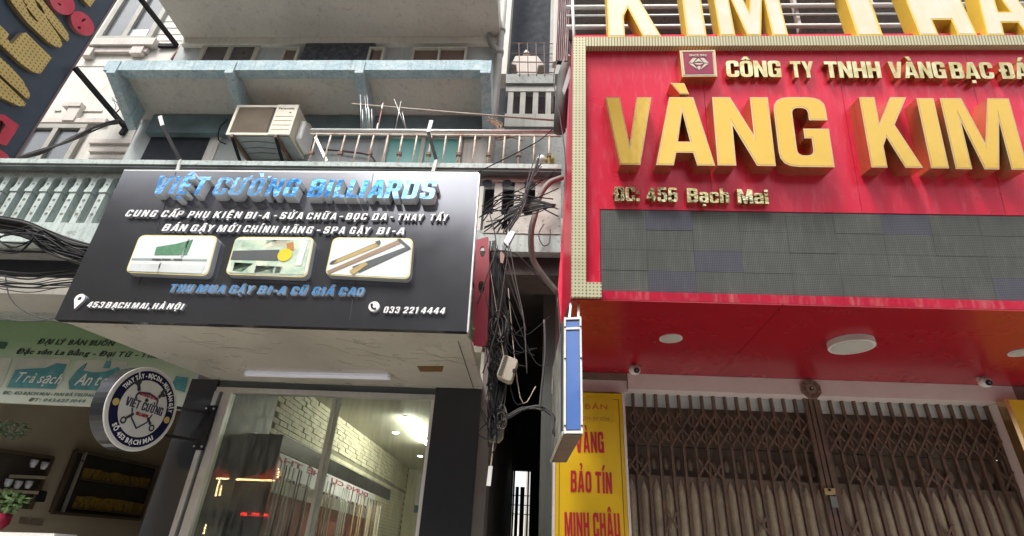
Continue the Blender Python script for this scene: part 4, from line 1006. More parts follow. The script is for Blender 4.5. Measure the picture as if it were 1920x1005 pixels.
# ================================================================== AC UNIT
YA = 4.55
q = [atY(px,py,YA) for px,py in ((445.7,197),(559,201),(544,256),(427.6,251))]
ax0 = (q[0].x+q[3].x)/2; ax1 = (q[1].x+q[2].x)/2; az0 = (q[2].z+q[3].z)/2; az1 = (q[0].z+q[1].z)/2
ac = thing('air_conditioner', 'cream window air conditioner on rusty brackets over the balcony', 'air conditioner', (ax0,YA,az0))
acc = mat('aged_cream_plastic', (.62,.58,.47), .5, col2=(.5,.45,.35), scale=6); acd = mat('brown_grille', (.22,.17,.12), .7)
bevel(MB().box((ax0,YA,az0),(ax1,YA+.42,az1)).build('case', acc, ac), .012)
xm = ax0+(ax1-ax0)*.66
MB().box((ax0+.03,YA-.002,az0+.03),(xm-.01,YA-.001,az1-.03)).build('grille_backing', mat('grille_dark',(.07,.055,.045),.8), ac)
gl_me = MB().box((0,-.006,0),(xm-.04-ax0-.03,-.0,.0075)).mesh('grille_slat', acd)
k = 0; zz = az0+.04
while zz < az1-.04: inst('grille_slat', gl_me, ac, Matrix.Translation((ax0+.035,YA-.003,zz))); zz += .0155
frm = MB(); frm.box((ax0-.006,YA-.012,az0-.004),(ax0+.028,YA-.003,az1+.004)); frm.box((ax0+.03,YA-.012,az1-.028),(xm,YA-.003,az1+.004)); frm.box((ax0+.03,YA-.012,az0-.004),(xm,YA-.003,az0+.028))
frm.build('grille_frame', acc, ac)
fp = MB().box((xm+.002,YA-.02,az0-.004),(ax1+.006,YA-.003,az1+.004)).build('front_panel', acc, ac)
for t in (.15,.3,.45,.6): MB().box((xm+.02,YA-.0225,az0+(az1-az0)*t),(ax1-.015,YA-.0201,az0+(az1-az0)*t+.006)).build('groove', mat('groove_brown',(.33,.28,.2),.7), fp)
tx = MB(); pla = Plane((0,YA-.02,0),(1,0,0),(0,0,1))
for (t_,xx0,xx1,zz_) in (('Panasonic',xm+.03,ax1-.03,az1-.07),):
    ws=[];x=0
    for ch in t_: w_=glyph_raw(ch,.02)[3]; ws.append((ch,x)); x+=w_+.08
    k_=(xx1-xx0)/x
    for ch,xx in ws:
        vs,fs,mi,_=glyph_raw(ch,.02,0,2); k=len(tx.v); tx.v+=[(xx0+(xx+v.x)*k_, YA-.02-v.z*.003, zz_+v.y*.03) for v in vs]; tx.f+=[tuple(k+i for i in f) for f in fs]; tx.m+=[0]*len(fs)
tx.build('lettering', mat('dark_brown_print',(.1,.07,.05),.5), fp)['kind'] = 'stuff'
MB().add([(ax1-.05,YA-.023,az1-.115),(ax1-.085,YA-.023,az1-.115),(ax1-.067,YA-.023,az1-.14)],[(0,1,2)]).build('emblem', mat('dark_brown_print',(.1,.07,.05)), fp)
MB().box((ax0+.01,YA+.01,az0-.012),(ax1-.01,YA+.4,az0-.001)).build('bottom_plate', mat('dirty_grey_steel',(.33,.36,.36),.6,.2,col2=(.2,.2,.2),scale=8), ac)
bt_ = MB()
for t in (.15,.5,.8): bt_.tube([(ax0+.12,YA+.06+t*.3,az0-.016),(ax0+.3,YA+.04+t*.3,az0-.016),(ax1-.2,YA+.07+t*.3,az0-.016)],.006,5)
bt_.build('bottom_ribs', mat('darker_grey_steel',(.2,.22,.22),.6), ac)
bevel(MB().box((ax1+.001,YA+.10,az0+.03),(ax1+.08,YA+.38,az1-.12)).build('fan_housing', white_plastic, ac), .03, 4)
MB().disc((ax1+.001,YA+.27,az1-.15),(1,0,0),.11,.05,20).build('fan_ring', acc, ac, False)
for t in (.09,.78):
    x = ax0+(ax1-ax0)*t
    MB().box((x,YA-.03,az0-.05),(x+.035,YB-.01,az0-.013)).build('bracket', rust, ac)
    MB().bar((x+.017,YA+.0,az0-.05),(x+.017,YB-.02,az0-.26),.03,.02).build('brace', black_metal, ac)
# big cable by AC
def cable(pts, r, m=cable_m, label=None, cat='cable', group=None, name='cable', n=5, sm=True, k=5):
    P_ = [V3(p) for p in pts]; out = []
    if len(P_) > 2:
        for i in range(len(P_)-1):
            p0 = P_[max(i-1,0)]; p1 = P_[i]; p2 = P_[i+1]; p3 = P_[min(i+2,len(P_)-1)]
            for j in range(k):
                t = j/k; out.append(((p1*2)+(p2-p0)*t+(p0*2-p1*5+p2*4-p3)*t*t+(p1*3-p0-p2*3+p3)*t**3)*.5)
        out.append(P_[-1])
    else: out = P_
    o = MB().tube(out, r, n).build(name, m, None, True)
    if label: tag(o, label, cat, group)
    return o
cable([atY(428,224,4.9),atY(412,240,4.9),atY(410,262,4.9),atY(424,270,4.95)], .008, cable_m, 'black cable loop left of the cream air conditioner')
cable([atY(575,228,4.95),atY(620,238,4.95),atY(690,240,4.95),atY(760,244,4.95),atY(860,246,4.95)], .006, cable_m, 'thin black cable sagging right from the air conditioner')
cable([atY(600,280,4.95),atY(640,283,4.95),atY(690,290,4.95),atY(703,303,4.95)], .012, mat('brown_hose',(.13,.07,.06),.6), 'brown hose on the wall behind the left of the railing', 'hose', None, 'hose')
tag(MB().bar(atY(592,258,4.6),atY(613,303,4.6),.03,.03).build('ladder_leg', alu), 'slanting aluminium bar behind the left end of the railing', 'bar')

# poles and rods above railing
YP = 4.45
tag(MB().tube([atY(660,195,YP),atY(860,212,YP),atY(1045,226,YP)],.012,6).build('pole', mat('bleached_bamboo',(.42,.36,.3),.7,col2=(.2,.12,.1),scale=8), None, True), 'long thin bamboo pole lying across above the railing', 'pole')
for a_, b_, j in (((676,178),(677,244),0),((684,180),(690,244),0),((688,178),(694,244),0),((680,205),(680,244),0),((692,205),(692,244),0),((697,205),(698,244),0),((739,186),(762,244),1),((752,190),(741,244),1),((754,210),(762,244),1)):
    tag(MB().tube([atY(*a_,YP-.02),atY(*b_,YP+.02)],.005,5).build('metal_rod', alu, None, True), 'thin silver rod standing upright in the bunch left of the bamboo pole end' if j == 0 else 'thin silver rod crossing the others above the teal window', 'rod', 'rods standing above the railing')
cl = thing('clothes_prop', 'short red and white rod tilting against the bamboo pole', 'rod', atY(708,244,YP-.04))
MB().bar(atY(719,192,YP-.04),atY(708,242,YP-.04),.012,.012).build('rod', mat('dark_red_paint',(.25,.03,.03),.5), cl)
for a_, b_ in (((718,195),(716,204)),((709,232),(707,242))): MB().bar(atY(*a_,YP-.055),atY(*b_,YP-.055),.02,.012).build('clip', white_plastic, cl)

# ================================================================== GAP BETWEEN THE HOUSES (upper)
YG = 6.4
gh = thing('house', 'grimy house set back in the narrow gap with a small pierced balcony', 'house', atY(1000,250,YG))
gx0 = xY(946,150,YG)-.35; gx1 = xY(1050,150,YG)+.4
gw = mat('dirty_gap_plaster', (.42,.41,.38), .85, col2=(.25,.24,.22), scale=2, streak=.4)
MB().box((gx0,YG+.7,5.2),(gx1,YG+.9,13)).build('rear_wall', dark_hole, gh)
MB().box((xY(931,40,YG),YG-.02,zY(950,140,YG)),(xY(957,40,YG),YG+.3,13)).build('left_pier', pinkish, gh)
MB().box((xY(1032,40,YG),YG-.02,zY(950,140,YG)),(gx1,YG+.3,13)).build('right_pier', gw, gh)
MB().box((xY(949,152,YG),YG-.05,zY(1000,160,YG)),(xY(1038,152,YG)+.02,YG+.1,zY(1000,143,YG))).build('handrail', conc_raw, gh)
MB().box((xY(949,165,YG),YG-.01,zY(1000,172,YG)),(xY(1045,165,YG),YG+.1,zY(1000,161,YG))).build('arch_block', gw, gh)
g0 = zY(1000,214,YG); g1 = zY(1000,172,YG)
gb = MB().box((0,0,0),(xY(964,190,YG)-xY(954,190,YG),.1,g1-g0)).mesh('baluster', gw)
for px in (952,975,999,1023): inst('baluster', gb, gh, Matrix.Translation((xY(px,190,YG),YG,g0)))
MB().box((xY(946,225,YG),YG-.01,zY(1000,238,YG)),(xY(1050,225,YG),YG+.12,g0-.001)).build('parapet_base', gw, gh)
MB().box((gx0,YG+.02,4.4),(gx1,YG+.1,zY(1000,238,YG)-.003)).build('lower_wall', conc_raw, gh)
MB().box((xY(958,120,YG),YG+.62,zY(1000,160,YG)),(xY(1040,120,YG),YG+.69,zY(1000,84,YG))).build('back_panel', mat('dim_brown_wall',(.10,.07,.07),.8), gh)
cg = thing('window_cage', 'rusty bar cage over the gap balcony', 'cage', atY(1000,143,YG-.05))
yc = YG-.06
for px in (973,989,1005,1020): MB().tube([atY(px,80,yc),atY(px+1,141,yc)],.009,5).build('bar', rust, cg)
for py in (81,100,116,135): MB().tube([atY(958,py,yc),atY(1038,py+1,yc)],.009,5).build('bar', rust, cg)
wt = thing('water_tank', 'pale tapered tank standing behind the rusty bar cage', 'tank', atY(988,140,YG+.2))
pts = [atY(px,py,YG+.12) for px,py in ((958,120),(966,104),(1008,104),(1022,122),(1010,123),(1006,140),(970,140),(968,122))]
bevel(MB().prism(pts,(0,.3,0)).build('body', mat('pale_pink_plastic',(.55,.47,.42),.6), wt), .02)
MB().tube([atY(987,103,YG+.25),atY(987,96,YG+.25)],[.07,.03],10).build('lid', mat('pale_pink_plastic',(.55,.47,.42)), wt)
# clothes / pots on the rail
for px, m_, l_ in ((1015,white_plastic,'small white bundle on the balcony floor behind the railing end'),(1031,mat('yellow_bottle',(.5,.42,.1),.5),'small yellow bottle behind the railing end')):
    c = atY(px,298,YR+.25); o = MB().tube([c+V3((0,0,-.06)),c+V3((0,0,0)),c+V3((0,0,.035)),c+V3((0,0,.05))],[.05,.055,.03,.012],8).build('bundle' if px < 1020 else 'bottle', m_, None, True); tag(o, l_, 'bundle' if px < 1020 else 'bottle')

# ================================================================== ALLEY (lower)
al = thing('alley', 'dark covered alley between the two shops', 'alley', (xY(960,1000,5),YW+1,0))
XA0 = XP1+.10; XA1 = xY(1012,900,5.4)
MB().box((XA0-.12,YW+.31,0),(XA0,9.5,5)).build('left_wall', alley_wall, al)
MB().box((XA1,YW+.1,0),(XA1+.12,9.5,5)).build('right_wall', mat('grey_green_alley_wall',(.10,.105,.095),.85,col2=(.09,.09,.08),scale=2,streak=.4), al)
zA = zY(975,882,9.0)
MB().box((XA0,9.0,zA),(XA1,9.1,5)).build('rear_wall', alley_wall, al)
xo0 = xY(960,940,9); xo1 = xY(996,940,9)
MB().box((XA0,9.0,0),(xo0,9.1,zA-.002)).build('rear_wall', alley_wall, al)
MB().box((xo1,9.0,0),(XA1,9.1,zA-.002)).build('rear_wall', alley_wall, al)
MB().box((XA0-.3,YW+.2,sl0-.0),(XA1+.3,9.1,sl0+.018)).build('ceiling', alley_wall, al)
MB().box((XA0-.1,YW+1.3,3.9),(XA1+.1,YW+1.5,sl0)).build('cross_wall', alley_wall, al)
for px, w_ in ((961,3),(966,6),(975,8),(988,3),(993,3)):
    MB().box((xY(px,940,8.95),8.93,0),(xY(px+w_,940,8.95),8.97,zA-(.0 if px > 980 or px < 963 else .25))).build('post', black_metal, al)
for py in (930,948,965): MB().box((xo0,8.90,zY(980,py,8.9)),(xo1,8.92,zY(980,py-1.5,8.9))).build('cross_bar', black_metal, al)
bc = thing('house', 'pale rear building glimpsed through the end of the alley', 'house', (xo1,13,0))
MB().box((-4,16,0),(4,16.2,2.9)).build('wall', plaster_w, bc)
MB().box((xY(985,940,12),12,0),(xY(992,940,12),12.1,6)).build('post', pinkish, bc)

MB().box((XA0-.02,YR+.1,zY(975,515,YR+.1)),(XA1+.25,YR+.5,sl0-.003)).build('dark_beam', alley_wall, al)  # dark beam below the balcony slab across the alley
# PVC pipe curving
cable([atY(1054,333,4.15),atY(1030,343,4.1),atY(1012,368,4.1),atY(1004,400,4.1),atY(996,435,4.1),atY(998,480,4.2),atY(1012,508,4.25),atY(1045,549,4.3)], .028, mat('stained_pvc',(.24,.23,.21),.6,col2=(.16,.1,.08),scale=6,amt=.9), 'bent stained plastic pipe dropping into the dark alley', 'pipe', None, 'pipe', 8)
# boxes in alley
mb_ = thing('meter_box', 'tilted beige ribbed plastic box hanging in the alley wires', 'box', atY(962,692,3.9))
qq = [atY(px,py,3.8) for px,py in ((944,664),(972,674),(958,716),(930,705))]
beige = mat('dirty_beige_plastic', (.42,.38,.31), .6, col2=(.3,.26,.2), scale=9)
bevel(MB().prism(rounded(qq,.02,2),(0,.1,0)).build('case', beige, mb_), .006)
for i in range(9):
    t = .08+i*.1; a_ = qq[0]+(qq[3]-qq[0])*t; MB().bar(a_+V3((.012,-.006,0)),a_+(qq[1]-qq[0])*.22+V3((.012,-.006,0)),.008,.008,(0,1,0)).build('rib', mat('rib_dark',(.16,.14,.11),.7), mb_)
MB().disc(atY(965,697,3.8)+V3((0,-.01,0)),(0,-1,0),.016,.02,10).build('knob', black_metal, mb_)
tag(MB().prism([atY(px,py,3.95) for px,py in ((913,750),(935,752),(947,764),(943,820),(935,828),(912,826))],(0,.06,0)).build('meter_board', mat('brownish_board',(.20,.17,.14),.8)), 'brown board on the alley wall under the beige box', 'board')
tag(MB().prism([atY(px,py,3.85) for px,py in ((955,432),(966,435),(952,461),(944,453))]+[],(0,.05,0)).build('foil_box', mat('shiny_foil',(.75,.75,.78),.2,.8)), 'shiny foil wrapped box among the alley wires', 'box')
tag(MB().prism([atY(px,py,3.9) for px,py in ((939,470),(946,478),(943,494),(938,492),(937,478))],(0,.03,0)).build('insulator', mat('dull_pink_ceramic',(.35,.2,.17),.5)), 'small pink insulator under the foil wrapped box', 'insulator')
hd = thing('hanging_connector', 'thin white connector hanging on a pale wire in the alley', 'connector', atY(919,890,3.9))
MB().tube([atY(925,830,3.9),atY(922,860,3.9),atY(920,876,3.9)],.005,5).build('wire', mat('pale_wire',(.5,.42,.32),.6), hd)
MB().bar(atY(920,874,3.9),atY(916,911,3.9),.028,.02,(0,1,0)).build('stick', white_plastic, hd)

# ================================================================== RED GOLD SHOP SIGN
LEAN = math.radians(11.5)
YRB = 3.275
zrb = zY(1500,571,YRB)
OR = V3((0,YRB,zrb)); PR = Plane(OR,(1,0,0),(0,-math.sin(LEAN),math.cos(LEAN)))
gs = thing('gold_shop_sign', 'huge red shop sign leaning forward with gold raised letters and screen', 'sign', PR.p(1500,560))
uL = PR.uv(PR.p(1099,300))[0]; uE = PR.uv(PR.p(2000,300))[0]+.1
vT = PR.uv(PR.p(1500,66))[1]; vT2 = PR.uv(PR.p(1500,84))[1]
vLt = PR.uv(PR.p(1500,398.5))[1]; vLb = PR.uv(PR.p(1500,554))[1]
def slab(u0,u1,v0,v1,n0,n1,name,m,parent=gs,pl=PR):
    return MB().prism([pl.w(u0,v0,n0),pl.w(u1,v0,n0),pl.w(u1,v1,n0),pl.w(u0,v1,n0)], pl.N*(n1-n0)).build(name, m, parent)
u0 = PR.uv(PR.p(1075,300))[0]
xs = [u0]+[PR.uv(PR.p(px,300))[0] for px in (1330,1600,1860)]+[uE]
for a_, b_ in zip(xs, xs[1:]): slab(a_+.0015,b_-.0015,vLt+.004,vT2+.1,-.05,0,'sheet',red_panel)
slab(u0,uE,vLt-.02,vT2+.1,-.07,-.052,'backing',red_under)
uLED = PR.uv(PR.p(1126,470))[0]
slab(u0,uLED-.002,vLb-.02,vLt+.003,-.05,0,'sheet',red_panel)
slab(uLED-.002,uE,-.0,vLb-.004,-.05,.012,'sill',mat('bright_red_edge',(.62,.02,.06),.3,.2,streak=.4,streakcol=(.7,.4,.35)))
# LED screen modules
led = dots_mat('led_module', (.115,.12,.108), (.028,.03,.028), .0118, (PR.U, PR.V), .6, r=.36, wash=.6, amt=.8, streak=.45, streakcol=(.2,.21,.19))
ledb = dots_mat('led_module_bluish', (.105,.105,.13), (.026,.026,.036), .0118, (PR.U, PR.V), .5, r=.36, wash=.5, amt=.8, streak=.4, streakcol=(.18,.18,.2))
nt_ = mat('pale_dust_streak', (.24,.25,.22), .8)
mwid = PR.uv(PR.p(1297,430))[0]-PR.uv(PR.p(1210,430))[0]; mh = (vLt-vLb)/4
scr_o = slab(uLED,uE,vLb-.003,vLt+.003,-.06,-.03,'screen_back',dark_hole)
blu = {(0,1),(0,6),(0,9),(0,10),(3,1),(2,2),(3,8)}
mm = {}
for m_ in (led, ledb):
    mm[m_.name] = MB().prism([PR.U*0+PR.V*0, PR.U*(mwid-.0012), PR.U*(mwid-.0012)+PR.V*(mh-.0012), PR.V*(mh-.0012)], PR.N*.026).mesh('led_module', m_)
c_i = 0
while uLED+c_i*mwid < uE:
    for r in range(4):
        m_ = ledb if (r,c_i) in blu else led
        M_ = Matrix.Translation(PR.w(uLED+c_i*mwid+.0015, vLt-(r+1)*mh+.0015, -.03+random.uniform(-.0008,.0012)))
        inst('led_module', mm[m_.name], scr_o, M_)
    c_i += 1
# perforated gold trim
trim_v = dots_mat('perforated_gold_trim', (.66,.62,.42), (.20,.20,.09), .024, (PR.U, PR.V), .45, .2, r=.24, wash=.3)
trim_h = dots_mat('ribbed_gold_trim', (.62,.57,.38), (.28,.26,.15), .022, (PR.U,), .45, .2, r=.2, wash=.3)
uT0 = PR.uv(PR.p(1073,300,.06))[0]; uT1 = PR.uv(PR.p(1098.5,300,.06))[0]
vB = PR.uv(PR.p(1085,556,.06))[1]; vTT = PR.uv(PR.p(1300,68,.06))[1]; vTB = PR.uv(PR.p(1300,85.5,.06))[1]
slab(uT0,uT1,vB,vTT,.001,.06,'trim',trim_v)
slab(uT1+.002,uE,vTB,vTT,.001,.06,'trim',trim_h)
uf = PR.uv(PR.p(1128,540,.06))[0]; vf = PR.uv(PR.p(1110,529,.06))[1]
slab(uT1+.002,uf,vB,vf,.001,.06,'trim',trim_v)
# big letters
RT = {'face':[gold_side, gold_side]}
DBIG = .125
def bigletter(ch, pl_, pr_, yb_, yt_, depth, off, rimmed=True, mats=(gold_side,gold_side), face=gold_face, pl=PR, par=gs, base=0., rim=.018):
    A = pl.uv(pl.p(*pl_, base+depth)); B = pl.uv(pl.p(*pr_, base+depth)); Vb = pl.uv(pl.p(pl_[0], yb_, base+depth))[1]; Vt = pl.uv(pl.p(pl_[0], yt_, base+depth))[1]
    me, w_ = glyph_mesh(ch, off, 0., list(mats))
    sx = (B[0]-A[0])/w_; cap = Vt-Vb
    o = inst('letter', me, par, frame(pl.U, pl.V, pl.N, pl.w(A[0],Vb,base), sx, cap, depth))
    if rimmed:
        me2, _ = glyph_mesh(ch, 'B%.3f' % rim, 0., [face, face])
        inst('letter_face', me2, o, frame(pl.U, pl.V, pl.N, pl.w(A[0],Vb,base+depth-.004), sx, cap, .0055))
    return o
for ch, a_, b_ in (('V',(1134.5,182),(1221.5,182)),('A',(1230,310),(1341,310)),('N',(1335,182),(1455,312)),('G',(1457,260),(1565,312)),('K',(1634,314),(1731,314)),('I',(1746,315),(1780,316)),('M',(1792,316),(1928,318))):
    yb_ = {'V':308.5,'A':309.5,'N':310,'G':312.5,'K':314,'I':315.5,'M':317}[ch]
    # the glyph bottom and top rows are taken at the letter's own left pixel
    bigletter(ch, a_, b_, yb_, 182 if a_[0] < 1700 else 184, DBIG, 'B')
gacc = [PR.p(px,py,DBIG)-PR.N*DBIG for px,py in ((1275,176.5),(1292,176.5),(1283,156),(1257,155.5))]
gacc = gacc[::1]
MB().prism(gacc, PR.N*DBIG).build('accent', gold_side, gs)
ca = sum(gacc,V3())/4; MB().prism([ca+(p-ca)*.85+PR.N*(DBIG+.0005) for p in gacc], PR.N*.002).build('accent_face', gold_face, gs)
GMM = [gold_mirror, gold_side]
for t_, a_, b_ in (('CÔNG',(1363,144),(1466,144.5)),('TY',(1484,145),(1528,145.5)),('TNHH',(1549,145.5),(1654,146)),('VÀNG',(1670,146),(1776,146.5)),('BẠC',(1785,147),(1866,147.5)),('ĐÁ',(1877,147.5),(1934,148))):
    line(gs, PR, t_, a_, b_, a_[1]-30.5, .05, GMM, 'B', 0., gap=.05)
for t_, a_, b_ in (('ĐC:',(1150,376.5),(1200,377)),('455',(1213,377.5),(1271,378.5)),('Bạch',(1289,379),(1368,380.5)),('Mai',(1384,381),(1442,382))):
    line(gs, PR, t_, a_, b_, a_[1]-26.5, .045, GMM, 'B', 0., gap=.07)
# diamond box
dq = [PR.p(px,py,.09) for px,py in ((1274,94.5),(1341,93.5),(1345,143.5),(1279,144))]
dbx = MB().prism([p-PR.N*.09 for p in dq], PR.N*.09).build('emblem_box', gold_side, gs)
dc = sum(dq,V3())/4
MB().prism([dc+(p-dc)*.82+PR.N*.001 for p in dq], PR.N*.002).build('emblem_face', maroon, dbx)
fr_ = MB()
for i in range(4):
    a_, b_ = dc+(dq[i]-dc)*.9, dc+(dq[(i+1)%4]-dc)*.9; fr_.bar(a_+PR.N*.002,b_+PR.N*.002,.008,.004,PR.N)
fr_.build('emblem_frame', cream_face, dbx)
hw = (dq[1]-dq[0]).length*.5
def dd(l): return [dc+PR.U*(a*hw)+PR.V*(b*hw)+PR.N*.004 for a,b in l]
for poly in ([(-.55,.0),(-.3,.32),(-.1,.32),(-.3,.02)],[(.55,0),(.3,.32),(.1,.32),(.3,.02)],[(-.24,.04),(0,.3),(.24,.04),(0,.1)],[(-.55,-.05),(-.33,-.05),(-.06,-.45)],[(.55,-.05),(.33,-.05),(.06,-.45)],[(-.1,-.28),(0,-.2),(.1,-.28),(0,-.5)],[(-.28,0),(-.1,-.12),(.1,-.12),(.28,0),(.1,-.03),(-.1,-.03)]):
    MB().prism(dd(poly), PR.N*.002).build('diamond_facet', cream_face, dbx)
tx = MB(); line(None, PR, 'SINCE 1990', (1292,105.5), (1325,105.5), 101.5, .003, None, .02, joined=tx, base=.0945)
tx.build('lettering', cream_face, dbx)['kind'] = 'stuff'
# top row of letters standing on the trim
TOPY = 66
PT = Plane(PR.w(0,vTT,.0),(1,0,0),(0,-.05,1))
ts = thing('rooftop_letters', 'row of tall pale gold letters standing on top of the red sign', 'sign', PT.p(1500,66))
MM2 = (yellow_side, yellow_side)
for ch, a_, b_ in (('K',(1141,68),(1240,68)),('I',(1288,67),(1325,67)),('M',(1350,66),(1478,66)),('T',(1563,66),(1700,66)),('#',(1724,65),(1832,65)),('A',(1850,65),(1960,65))):
    bigletter(ch, a_, b_, a_[1]+1, a_[1]-122, .12, 'B', True, MM2, cream_face, PT, ts, -.06)
# side of the sign
side = [PR.w(uT0,vB,.0), PR.w(uT0,vT2+.12,.0)]
sb = [atY(1052,612,3.9), atY(1046,540,4.0), atY(1054,440,4.1), atY(1062,250,4.3), atY(1070,110,4.45)]
MB().add([side[0]-PR.N*.002, sb[0], sb[1], sb[2], sb[3], sb[4], side[1]-PR.N*.002],[(0,1,2,3,4,5,6)]).build('side_sheet', red_panel, gs)
# soffit of the red canopy
Zc_ = zrb-.012; yb1 = 4.78
rc = thing('red_canopy', 'dark red sheet soffit over the folding gate', 'canopy', (2,4,Zc_))
xr = xY(2150,760,YW)
for i,(a_,b_) in enumerate(((PR.w(uT0,0).x+.01, 1.55),(1.555,xr))):
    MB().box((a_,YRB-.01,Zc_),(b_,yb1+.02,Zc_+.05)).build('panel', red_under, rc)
print('Zc_', Zc_, 'back px?', zY(1500,712,YW), 'Z_SOF', Z_SOF, 'YSGN', YSGN)
# ceiling lamps
for (px,py,r,h), lab in (((1258,635.5,.085,.008),'small flat round recessed lamp on the left of the red soffit'),((1597,651,.155,.045),'large round surface lamp hanging from the middle of the red soffit'),((1915,662,.08,.008),'small flat recessed lamp at the right edge of the red soffit')):
    c = atZ(px,py,Zc_-h); d = thing('ceiling_lamp', lab, 'light', (c.x,c.y,Zc_), 'lamps on the red soffit')
    MB().disc((c.x,c.y,Zc_-.001),(0,0,-1),r,h,28).build('body', white_plastic, d)
    MB().disc((c.x,c.y,Zc_-h-.0015),(0,0,-1),r*.88,.003,28).build('diffuser', mat('dull_diffuser',(.5,.5,.46),.5), d)

# ================================================================== GOLD SHOP FRONT
YF = 4.8
ghs = thing('gold_shop', 'gold shop building with pale stone door surround', 'shop', (2.5,YF,0))
zl0 = zY(1500,743,YF); 
xg0 = xY(1166,745,YF); xg1 = xY(1866,757,YF)
MB().box((xY(1176,715,YF),YF-.04,zl0),(xg1+.16,YF+.2,Zc_-.003)).build('lintel', pale_stone, ghs)
MB().box((xg1+.001,YF-.04,0),(xg1+.16,YF+.2,zl0-.003)).build('door_jamb', pale_stone, ghs)
MB().box((xg0-.05,YF-.0,0),(xg0-.003,YF+.2,zl0-.003)).build('door_jamb', brown_stone, ghs)
MB().box((xY(1035,700,YF),YF-.03,zY(1120,712,YF)),(xY(1176,700,YF)-.003,YF+.2,Zc_-.003)).build('left_beam', brown_stone, ghs)
MB().box((xY(1035,725,YF),YF-.015,zY(1120,735,YF)),(xY(1176,725,YF)-.003,YF+.2,zY(1120,713,YF))).build('left_sill', pale_stone, ghs)
MB().box((xY(1035,900,YF),YF+.05,0),(xg0-.052,YF+.2,zY(1120,736,YF))).build('left_wall', conc_raw, ghs)
MB().box((xg1+.163,YF-.03,zY(1890,760,YF)+.0),(xr,YF+.2,Zc_-.003)).build('right_beam', brown_stone, ghs)
MB().box((xg1+.163,YF+.03,0),(xr,YF+.2,zY(1890,760,YF)-.003)).build('right_wall', conc_raw, ghs)
MB().box((xY(1012,900,5.4)+.121,YF+.201,0),(xY(1035,900,YF)+.2,9.5,5)).build('side_wall', plaster, ghs)
# right yellow board
ry = thing('yellow_board', 'yellow board cut off at the right edge beside the gate', 'board', atY(1910,850,YF-.08))
ylm = mat('yellow_print', (.76,.48,.012), .35, col2=(.68,.41,.01), scale=2)
MB().box((xY(1885,760,YF-.08),YF-.12,0),(xY(2050,760,YF-.08),YF-.05,zY(1900,752,YF-.08))).build('face', ylm, ry)
MB().box((xY(1885,760,YF-.08)-.035,YF-.13,0),(xY(1885,760,YF-.08)-.001,YF-.04,zY(1900,752,YF-.08))).build('frame', gold_side, ry)
# left yellow sign
YY = YF-.1
ysn = thing('yellow_sign', 'tall yellow sign with red lettering left of the folding gate', 'sign', atY(1110,900,YY))
PY = Plane((0,YY,0),(1,0,0),(0,0,1))
yx0 = xY(1041,900,YY); yx1 = xY(1172,860,YY); yz1 = zY(1120,737,YY)
MB().box((yx0,YY,0),(yx1,YY+.08,yz1)).build('face', ylm, ysn)
MB().box((yx1+.001,YY-.012,0),(yx1+.02,YY+.085,yz1)).build('frame', pale_stone, ysn)
MB().box((yx0-.02,YY-.012,0),(yx0-.001,YY+.085,yz1)).build('frame', pale_stone, ysn)
rl = mat('red_print', (.50,.015,.03), .45); brl = mat('brown_line_print', (.28,.14,.03), .5); orl = mat('orange_print_text', (.60,.16,.03), .5)
for x_ in (yx0+.03,yx1-.035): MB().box((x_,YY-.003,0),(x_+.006,YY-.001,yz1-.05)).build('border_line', brl, ysn)
MB().box((yx0+.037,YY-.003,yz1-.056),(yx1-.036,YY-.001,yz1-.05)).build('border_line', brl, ysn)
MB().box((xY(1050,750,YY),YY-.004,zY(1120,790,YY)),(xY(1150,770,YY),YY-.001,zY(1120,747,YY))).build('small_panel', mat('lighter_yellow_print',(.70,.46,.02),.4), ysn)
for t_, a_, b_, cap, m_, o_ in (('ÂM BÁN',(1062,765.5),(1139,768),10,orl,.02),('bạn trọn trơn',(1050,784),(1142,789),8,orl,.008),('VÀNG',(1080,848),(1133,849),39,rl,'B'),('BẢO TÍN',(1070,922),(1148,926),40,rl,'B'),('MINH CHÂU',(1059,1008),(1164,1011),48,rl,'B')):
    line(ysn, PY, t_, a_, b_, a_[1]-cap, .004, [m_,m_], o_, .15 if 'trọn' in t_ else 0., base=.001, gap=.12, space=.3)
# folding gate
gate = thing('folding_gate', 'rusty brown folding scissor gate closed across the gold shop', 'gate', ((xg0+xg1)/2,YF,0))
YGt = YF+.08
zt_g = zl0-.002
MB().box((xg0,YGt+.045,zl0-.11),(xg1,YGt+.055,zl0+.0)).build('rear_glass_strip', mat('pale_grey_glass',(.70,.75,.74),.3), gate)
MB().box((xg0,YGt+.06,zY(1400,840,YGt)),(xg1,YGt+.075,zl0-.085)).build('upper_sheet', rust_d, gate)
MB().box((xg0,YGt+.13,0),(xg1,YGt+.15,zl0)).build('rear_void', dark_hole, gate)
npk = 31; sp_ = (xg1-xg0)/npk
pk_me = MB().box((-.011,0,0),(.011,.03,zt_g)).mesh('picket', rust)
gap_i = 15
zA1 = zY(1450,775,YGt); zA2 = zY(1450,838,YGt); zA3 = zY(1450,905,YGt)
lk = (zA1-zA2)/2
